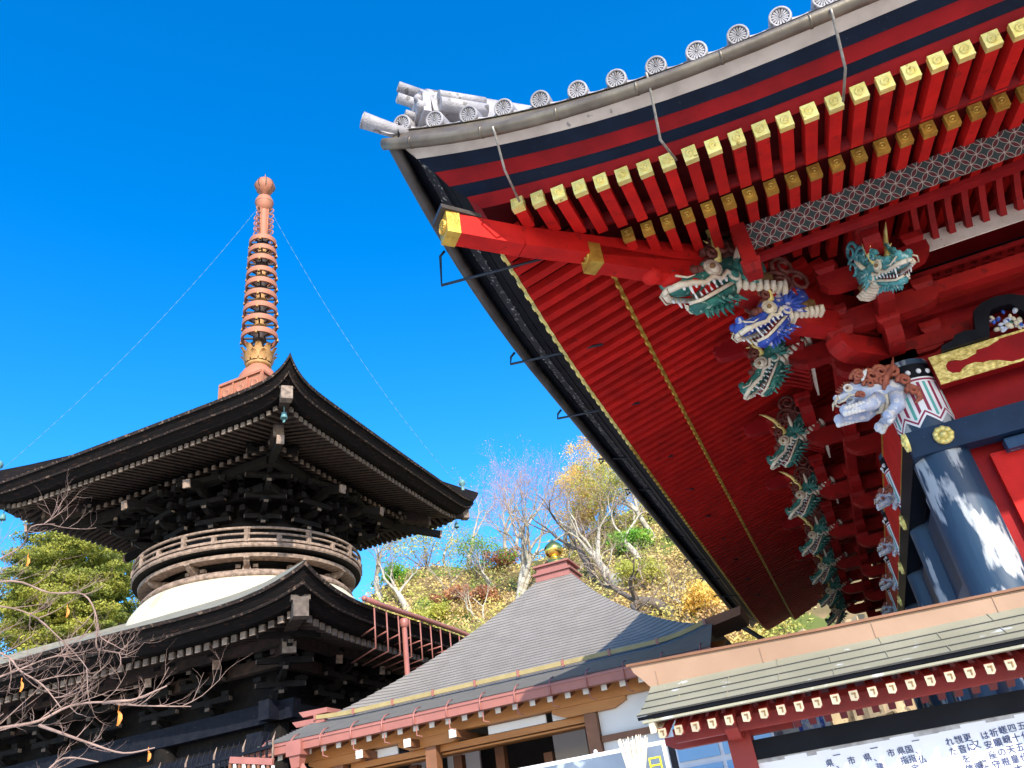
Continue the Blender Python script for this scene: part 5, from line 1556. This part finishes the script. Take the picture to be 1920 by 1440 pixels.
shr = [('broad bright green shrub on the slope right of the pagoda', 895, 1090, 2.6, 3.6, 'lgreen'),
       ('tall yellow green shrub on the skyline above the pagoda gutter', 800, 1045, 3.2, 4.2, 'olive'),
       ('small bright green shrub low beside the pagoda gutter', 735, 1100, 1.5, 1.8, 'lgreen'),
       ('rust brown round shrub left of the multi-stemmed tree', 905, 1135, 1.1, 1.3, 'rust'),
       ('reddish dome shrub below the bright green shrub', 855, 1130, 1.1, 1.2, 'rust'),
       ('dark red shrub above the rust shrub beside the grey trunks', 940, 1062, 1.3, 1.9, 'rust'),
       ('yellow green shrub low on the bank behind the grey roof', 815, 1170, 1.4, 1.2, 'olive'),
       ('olive shrub behind the roof slope left of the forked trunk', 1215, 1110, 1.6, 1.8, 'olive'),
       ('golden shrub under the red hall gutter', 1320, 1150, 1.5, 1.6, 'golden'),
       ('small green shrub between the pale trunks', 1185, 1040, 1.4, 1.7, 'lgreen'),
       ('golden bush glowing behind the golden jewel finial', 1090, 985, 1.9, 2.4, 'golden')]
for i, (lb, px, py, r_, h_, m_) in enumerate(shr):
    foliage_shrub('shrub', lb, 'shrub', px, py, r_, h_, m_, 40+i, 'shrubs on the hillside')

def grow(B, T, p, d, L, r, lvl, mx, rn, tips, wig=.22, trop=.06):
    pts = [p]; rs = [r]; nseg = 4 if lvl < 3 else 3
    q = Vector(p); dd = Vector(d)
    r1 = r*.62
    for i in range(nseg):
        dd = (dd + V(rn.gauss(0, wig), rn.gauss(0, wig), rn.gauss(0, wig)+trop)).normalized()
        q = q + dd*(L/nseg); pts.append(q.copy()); rs.append(r+(r1-r)*(i+1)/nseg)
    (B if lvl < 3 else T).tube(pts, rs, 8 if lvl < 1 else 6 if lvl < 2 else 4 if lvl < 3 else 3, 0, False)
    if lvl >= mx: tips.append(q); return
    nc = 2 if rn.random() < .45 else 3
    for k in range(nc):
        ax = dd.orthogonal().normalized(); ax = Matrix.Rotation(rn.uniform(0, 6.28), 3, dd) @ ax
        nd = Matrix.Rotation(rn.uniform(.25, .75), 3, ax) @ dd
        grow(B, T, q, nd, L*rn.uniform(.62, .85), r1*rn.uniform(.6, .85), lvl+1, mx, rn, tips, wig, trop)
    if lvl >= 1:
        for k in range(1 if lvl < 3 else 1):
            i = rn.randint(1, nseg-1)
            ax = Matrix.Rotation(rn.uniform(0, 6.28), 3, dd) @ dd.orthogonal().normalized()
            nd = Matrix.Rotation(rn.uniform(.5, 1.0), 3, ax) @ dd
            grow(B, T, pts[i], nd, L*rn.uniform(.45, .65), r1*.5, lvl+2, mx, rn, tips, wig, trop)
def bare_tree(label, px, py, hgt, r, seed, bark='palebark', tw='twig', lean=(0, 0), stems=1, mx=6, buds=None, first=.30, wig=.2, leaf=None, nleaf=0):
    rn = random.Random(seed); q = hit(px, py)
    while q is None: py += 8; q = hit(px, py)
    t = thing('bare_tree' if not nleaf else 'autumn_tree', label, 'tree', q, 'trees on the hillside')
    B, T, tips = MB(), MB(), []
    for s in range(stems):
        d = V(lean[0]+(rn.uniform(-.38, .38) if stems > 1 else 0), lean[1]+rn.uniform(-.1, .1), 1).normalized()
        grow(B, T, q-Z*.3+V(rn.gauss(0, .15)*(stems-1), 0, 0), d, hgt*first, r, 0, mx, rn, tips, wig)
    B.build('trunk', M[bark], t, fix=False); T.build('twigs', M[tw], t, fix=False)
    if buds:
        b = MB()
        for c in tips:
            if rn.random() < .7: leafquad(b, c+V(rn.gauss(0, .08), rn.gauss(0, .08), rn.gauss(0, .08)), .045, rn)
        if b.f: b.build('buds', M[buds], t, fix=False)
    if nleaf:
        b = MB()
        for k in range(nleaf):
            c = rn.choice(tips); leafquad(b, c+V(rn.gauss(0, .25), rn.gauss(0, .25), rn.gauss(0, .25)), .065, rn)
        b.build('crown', M[leaf], t, fix=False)
bare_tree('forked pale bare tree rising beside the pagoda gutter', 772, 1152, 8.5, .30, 1, lean=(-.15, 0), mx=5, first=.30)
bare_tree('pale leaning bare tree close to the pagoda balcony', 716, 1130, 7.5, .30, 2, lean=(-.35, 0), mx=5, first=.34)
bare_tree('pale many-stemmed bare tree left of the golden finial', 985, 1135, 12.0, .26, 3, stems=4, buds='bud', tw='pinktwig', mx=5, first=.27)
bare_tree('dark-trunked bare tree right of the golden finial', 1112, 1092, 11.0, .30, 4, bark='darkbark', buds=None, mx=6, first=.26)
bare_tree('straight pale bare tree behind the grey roof', 1166, 1100, 11.5, .34, 5, mx=6, first=.28)
bare_tree('gnarled dark bare tree leaning above the grey roof', 1262, 1146, 8.0, .36, 6, bark='darkbark', lean=(-.45, 0), mx=6, wig=.34, first=.28)
bare_tree('slender bare tree nearest the red hall gutter', 1325, 1140, 8.0, .18, 7, mx=6, first=.28)
bare_tree('tall thin pink-budded bare tree near the pagoda roof tip', 880, 1060, 13.0, .20, 8, tw='pinktwig', buds='bud', mx=6, first=.26)
bare_tree('pink-budded bare tree on the skyline between both roofs', 950, 1010, 11.5, .22, 9, tw='pinktwig', buds='bud', mx=6, stems=2, first=.26)
bare_tree('short pink-budded bare tree at the skyline near the hall eave', 1060, 960, 8.0, .20, 10, tw='pinktwig', buds='bud', mx=6, first=.28)
bare_tree('thin bare tree above the yellow green shrub', 838, 1040, 8.0, .14, 13, tw='twig', mx=6, first=.28)
bare_tree('pale bare tree under the red hall eave', 1205, 1060, 9.5, .24, 14, mx=6, first=.28)
for i, (lb, px, py, h_, r_, ln) in enumerate((('twiggy pale sapling left of the grey hip roof', 905, 1165, 5.5, .10, -.1), ('twiggy sapling between the finial and the dark trunk', 1075, 1075, 5.5, .10, .1), ('twiggy sapling right of the dark trunk', 1140, 1110, 6.0, .10, .15), ('spreading twiggy sapling above the shaded roof corner', 1290, 1165, 6.0, .12, -.2), ('twiggy sapling near the hall gutter end', 1365, 1165, 5.0, .09, .1), ('twiggy sapling on the green bank by the pagoda gutter', 835, 1110, 5.5, .09, .2), ('leaning twiggy sapling left of the pale many-stemmed tree', 930, 1105, 7.0, .12, -.35), ('slim twiggy sapling under the red eave beside the golden tree', 1180, 1000, 7.0, .12, .1))):
    bare_tree(lb, px, py, h_, r_, 60+i, mx=6, stems=2, first=.24, lean=(ln, 0), wig=.26)
bare_tree('golden-leaved tree at the skyline beside the red hall', 1125, 985, 10.0, .26, 15, leaf='golden', nleaf=9500, mx=5, first=.24)
bare_tree('orange-leaved tree behind the dark trunk', 1078, 1030, 7.5, .22, 16, leaf='golden', nleaf=6000, mx=5, first=.24)
bare_tree('olive-leaved tree right behind the straight pale trunk', 1230, 1010, 9.5, .24, 17, leaf='olive', nleaf=6500, mx=5, first=.24)
# evergreen behind the pagoda on the left
def evergreen():
    rn = random.Random(21); YD = 44.0
    c = at(140, 1118, YD); rr = (at(255, 1118, YD)-at(25, 1118, YD)).length/2
    t = thing('evergreen_tree', 'dense rounded evergreen tree behind the pagoda at the left', 'tree', (c.x, c.y, hillz(c.x, c.y)))
    b = MB(); clumps = []
    for i in range(330):
        v = V(rn.gauss(0, 1), rn.gauss(0, 1)-.5, rn.gauss(0, 1)).normalized()*(rn.uniform(.55, 1.0))
        clumps.append(c+V(v.x*rr*1.02, v.y*rr*.8, v.z*rr*1.12))
    for q in clumps:
        cr = rr*rn.uniform(.11, .20)
        for _ in range(300):
            v = V(rn.gauss(0, 1), rn.gauss(0, 1), abs(rn.gauss(0, 1))*.8-.25).normalized()*cr*rn.random()**.4
            v.z *= .45
            leafquad(b, q+v, .095, rn, .8)
    for _ in range(5200):
        v = V(rn.gauss(0, 1), rn.gauss(0, 1), rn.gauss(0, 1)).normalized()*rn.random()**.4*.72
        leafquad(b, c+V(v.x*rr, v.y*rr*.8, v.z*rr*1.1), .34, rn)
    b.build('crown', M['conifer'], t, fix=False)
    b = MB(); g0 = V(c.x, c.y, hillz(c.x, c.y)-.3)
    b.tube([g0, g0.lerp(c, .5), c, c+Z*rr*.8], [.5, .4, .25, .06], 8)
    for i in range(26):
        q = rn.choice(clumps); s0 = g0.lerp(c, rn.uniform(.7, 1.1)); b.tube([s0, s0.lerp(q, .5)+Z*.3, q], [.14, .08, .03], 5)
    b.build('trunk', M['darkbark'], t)
evergreen()
foliage = None
t_ = at(38, 1425, 30)
def far_bush():
    rn = random.Random(5); t = thing('shrub', 'golden brown shrub at the lower left corner beyond the pagoda', 'shrub', (t_.x, t_.y, t_.z-3.0), 'shrubs on the hillside')
    b = MB()
    for _ in range(2600):
        v = V(rn.gauss(0, 1.7), rn.gauss(0, 1), rn.gauss(0, .8)); leafquad(b, t_+v+Z*-.8, .16, rn)
    b.build('leaves', M['golden'], t, fix=False)
    b = MB(); b.tube([t_-Z*6, t_-Z*2, t_+Z*.3], [.2, .15, .05], 6); b.build('stems', M['darkbark'], t)
far_bush()

# ---- cherry branches reaching in from the left
def cherry():
    rn = random.Random(33)
    tr = CAM+ray(-330, 1330)*6.3
    t = thing('cherry_tree', 'bare cherry branches with a few orange leaves reaching in from the left edge', 'tree', (tr.x, tr.y, 0))
    b = MB(); b.tube([V(tr.x, tr.y, -.1), V(tr.x+.05, tr.y, 1.2), tr, tr+V(.2, .1, 1.6)], [.17, .14, .11, .06], 12); b.build('trunk', M['darkbark'], t)
    def P3(px, py, d): return CAM+ray(px, py)*d
    def twig(B, p, d, L, r, lvl):
        n = 5; pts = [p]; rs = [r]; q = Vector(p); dd = Vector(d)
        curl = V(rn.gauss(0, .12), rn.gauss(0, .1), .12)
        for i in range(n):
            dd = (dd + curl + V(rn.gauss(0, .11), rn.gauss(0, .11), rn.gauss(0, .11))).normalized()
            q = q+dd*L/n; pts.append(q.copy()); rs.append(r*(1-.6*(i+1)/n))
        B.tube(pts, rs, 5 if lvl else 6, 0, True)
        B.ball(q, rs[-1]*1.5, 0, 5)
        for i in range(1, n+1):
            if rn.random() < .3: B.ball(pts[i], rs[i]*1.6, 0, 5)
            if lvl < 2 and rn.random() < (.75 if lvl == 0 else .5):
                s = 1 if rn.random() < .5 else -1
                ax = (_fw + V(rn.gauss(0, .5), rn.gauss(0, .5), rn.gauss(0, .5))).normalized()
                nd = Matrix.Rotation(s*rn.uniform(.4, 1.0), 3, ax) @ dd
                twig(B, pts[i], nd, L*rn.uniform(.35, .7), rs[i]*.66, lvl+1)
    def limb(pl, d0, d1, r0, r1, nt, Lt):
        pts = []
        for i, (x, y) in enumerate(pl): pts.append(P3(x+rn.uniform(-7, 7), y+rn.uniform(-9, 9), d0+(d1-d0)*i/(len(pl)-1)+rn.uniform(-.12, .12)))
        sm_ = []
        for i in range(len(pts)-1):
            a = pts[max(i-1, 0)]; p, q = pts[i], pts[i+1]; e = pts[min(i+2, len(pts)-1)]
            for k in range(4):
                u = k/4
                sm_.append(.5*((2*p)+(-a+q)*u+(2*a-5*p+4*q-e)*u*u+(-a+3*p-3*q+e)*u**3))
        sm_.append(pts[-1]); N_ = len(sm_)
        B = MB(); B.tube(sm_, [r0+(r1-r0)*i/(N_-1) for i in range(N_)], 8)
        for k in range(nt):
            i = rn.randint(2, N_-2); dd = (sm_[i+1]-sm_[i]).normalized(); s = 1 if rn.random() < .5 else -1
            ax = (_fw+V(rn.gauss(0, .3), rn.gauss(0, .3), rn.gauss(0, .3))).normalized()
            twig(B, sm_[i], Matrix.Rotation(s*rn.uniform(.35, .95), 3, ax) @ dd, Lt*rn.uniform(.5, 1.15), r0+(r1-r0)*i/(N_-1)*1.0 if False else max(.0032, (r0+(r1-r0)*i/(N_-1))*.42), 0)
        B.build('branch', M['cherrybark'], t, fix=False)
    limb([(-330, 1400), (-120, 1385), (0, 1370), (70, 1352), (130, 1325), (190, 1320), (260, 1331), (355, 1326)], 6.2, 6.0, .013, .0032, 14, .32)
    limb([(70, 1352), (120, 1382), (170, 1398), (230, 1404), (287, 1402)], 6.05, 5.9, .010, .0035, 4, .18)
    limb([(190, 1322), (222, 1308), (262, 1302), (312, 1288)], 6.0, 5.9, .011, .004, 4, .16)
    limb([(-330, 1240), (-120, 1215), (0, 1232), (40, 1255), (85, 1290), (115, 1330)], 6.3, 6.0, .0085, .003, 17, .28)
    limb([(-330, 1200), (-100, 1110), (20, 1095), (90, 1105), (150, 1120), (180, 1165), (187, 1205), (200, 1220), (232, 1222)], 6.4, 6.2, .0085, .0028, 17, .28)
    limb([(-200, 1150), (-20, 1140), (60, 1150), (110, 1190), (150, 1225), (160, 1260)], 6.3, 6.1, .007, .0025, 15, .26)
    limb([(-160, 1160), (-20, 1060), (40, 1020), (60, 990), (100, 985)], 6.5, 6.4, .008, .0025, 8, .26)
    limb([(-250, 1330), (-60, 1290), (20, 1262), (90, 1240), (150, 1225)], 6.2, 6.1, .0085, .003, 9, .26)
    limb([(-330, 1500), (-100, 1475), (60, 1450), (120, 1425), (178, 1422)], 6.0, 5.8, .010, .0035, 5, .25)
    for px, py, d in ((222, 1333, 5.95), (52, 1045, 6.3), (126, 1140, 6.2), (40, 1278, 6.1), (278, 1408, 5.9)):
        c = P3(px, py, d); b = MB(); s = .028 if px != 222 else .04
        rows = []
        for u, w in ((0, .1), (.3, .8), (.6, .9), (.85, .5), (1, .05)):
            rows.append([c+V(.3*s*math.sin(u*3)-w*s*.55, .2*s, -2.2*s*u), c+V(.3*s*math.sin(u*3), -.15*s, -2.2*s*u), c+V(.3*s*math.sin(u*3)+w*s*.55, .2*s, -2.2*s*u)])
        b.grid(rows); b.tube([c+Z*s*.8, c], .003, 4); b.build('leaf', M['orangeleaf'], t)
M['orangeleaf'] = mat('orange autumn leaf', (.75, .28, .035), (.60, .18, .03), .6, scale=30)
cherry()
# ---- dark picket fence in front of the pagoda
pk0, pk1 = at(246, 1452, 12.3), at(512, 1380, 12.3)
pf = thing('picket_fence', 'dark picket fence between the pagoda and the timber hall', 'fence', (pk0.x, pk0.y, 0))
b = MB()
b.beam(pk0-Z*.16, pk1-Z*.16, .06, .05); b.build('fence_rail', M['bluedark'], pf)
for i in range(26):
    q = pk0.lerp(pk1, i/25); b = MB()
    b.tube([V(q.x, q.y, q.z-1.2), q-Z*.06, q+V(.05, 0, .07)], [.022, .02, .003], 5); b.build('picket', M['railwood'] if i % 5 == 0 else M['bluedark'], pf)
sf = thing('slat_fence', 'short red brown slat fence at the left foot of the timber hall', 'fence', at(470, 1430, 11.6)*1.0)
q0, q1 = at(432, 1425, 11.6), at(512, 1428, 11.6)
b = MB(); b.beam(q0, q1, .05, .10); b.build('fence_rail', M['pinkpipe'], sf)
for i in range(10):
    q = q0.lerp(q1, i/9); b = MB(); b.beam(q-Z*.06, V(q.x, q.y, 0), .045, .03, 0, V(0, 1, 0)); b.build('slat', M['capwhite'] if i % 2 else M['hinokidark'], sf)
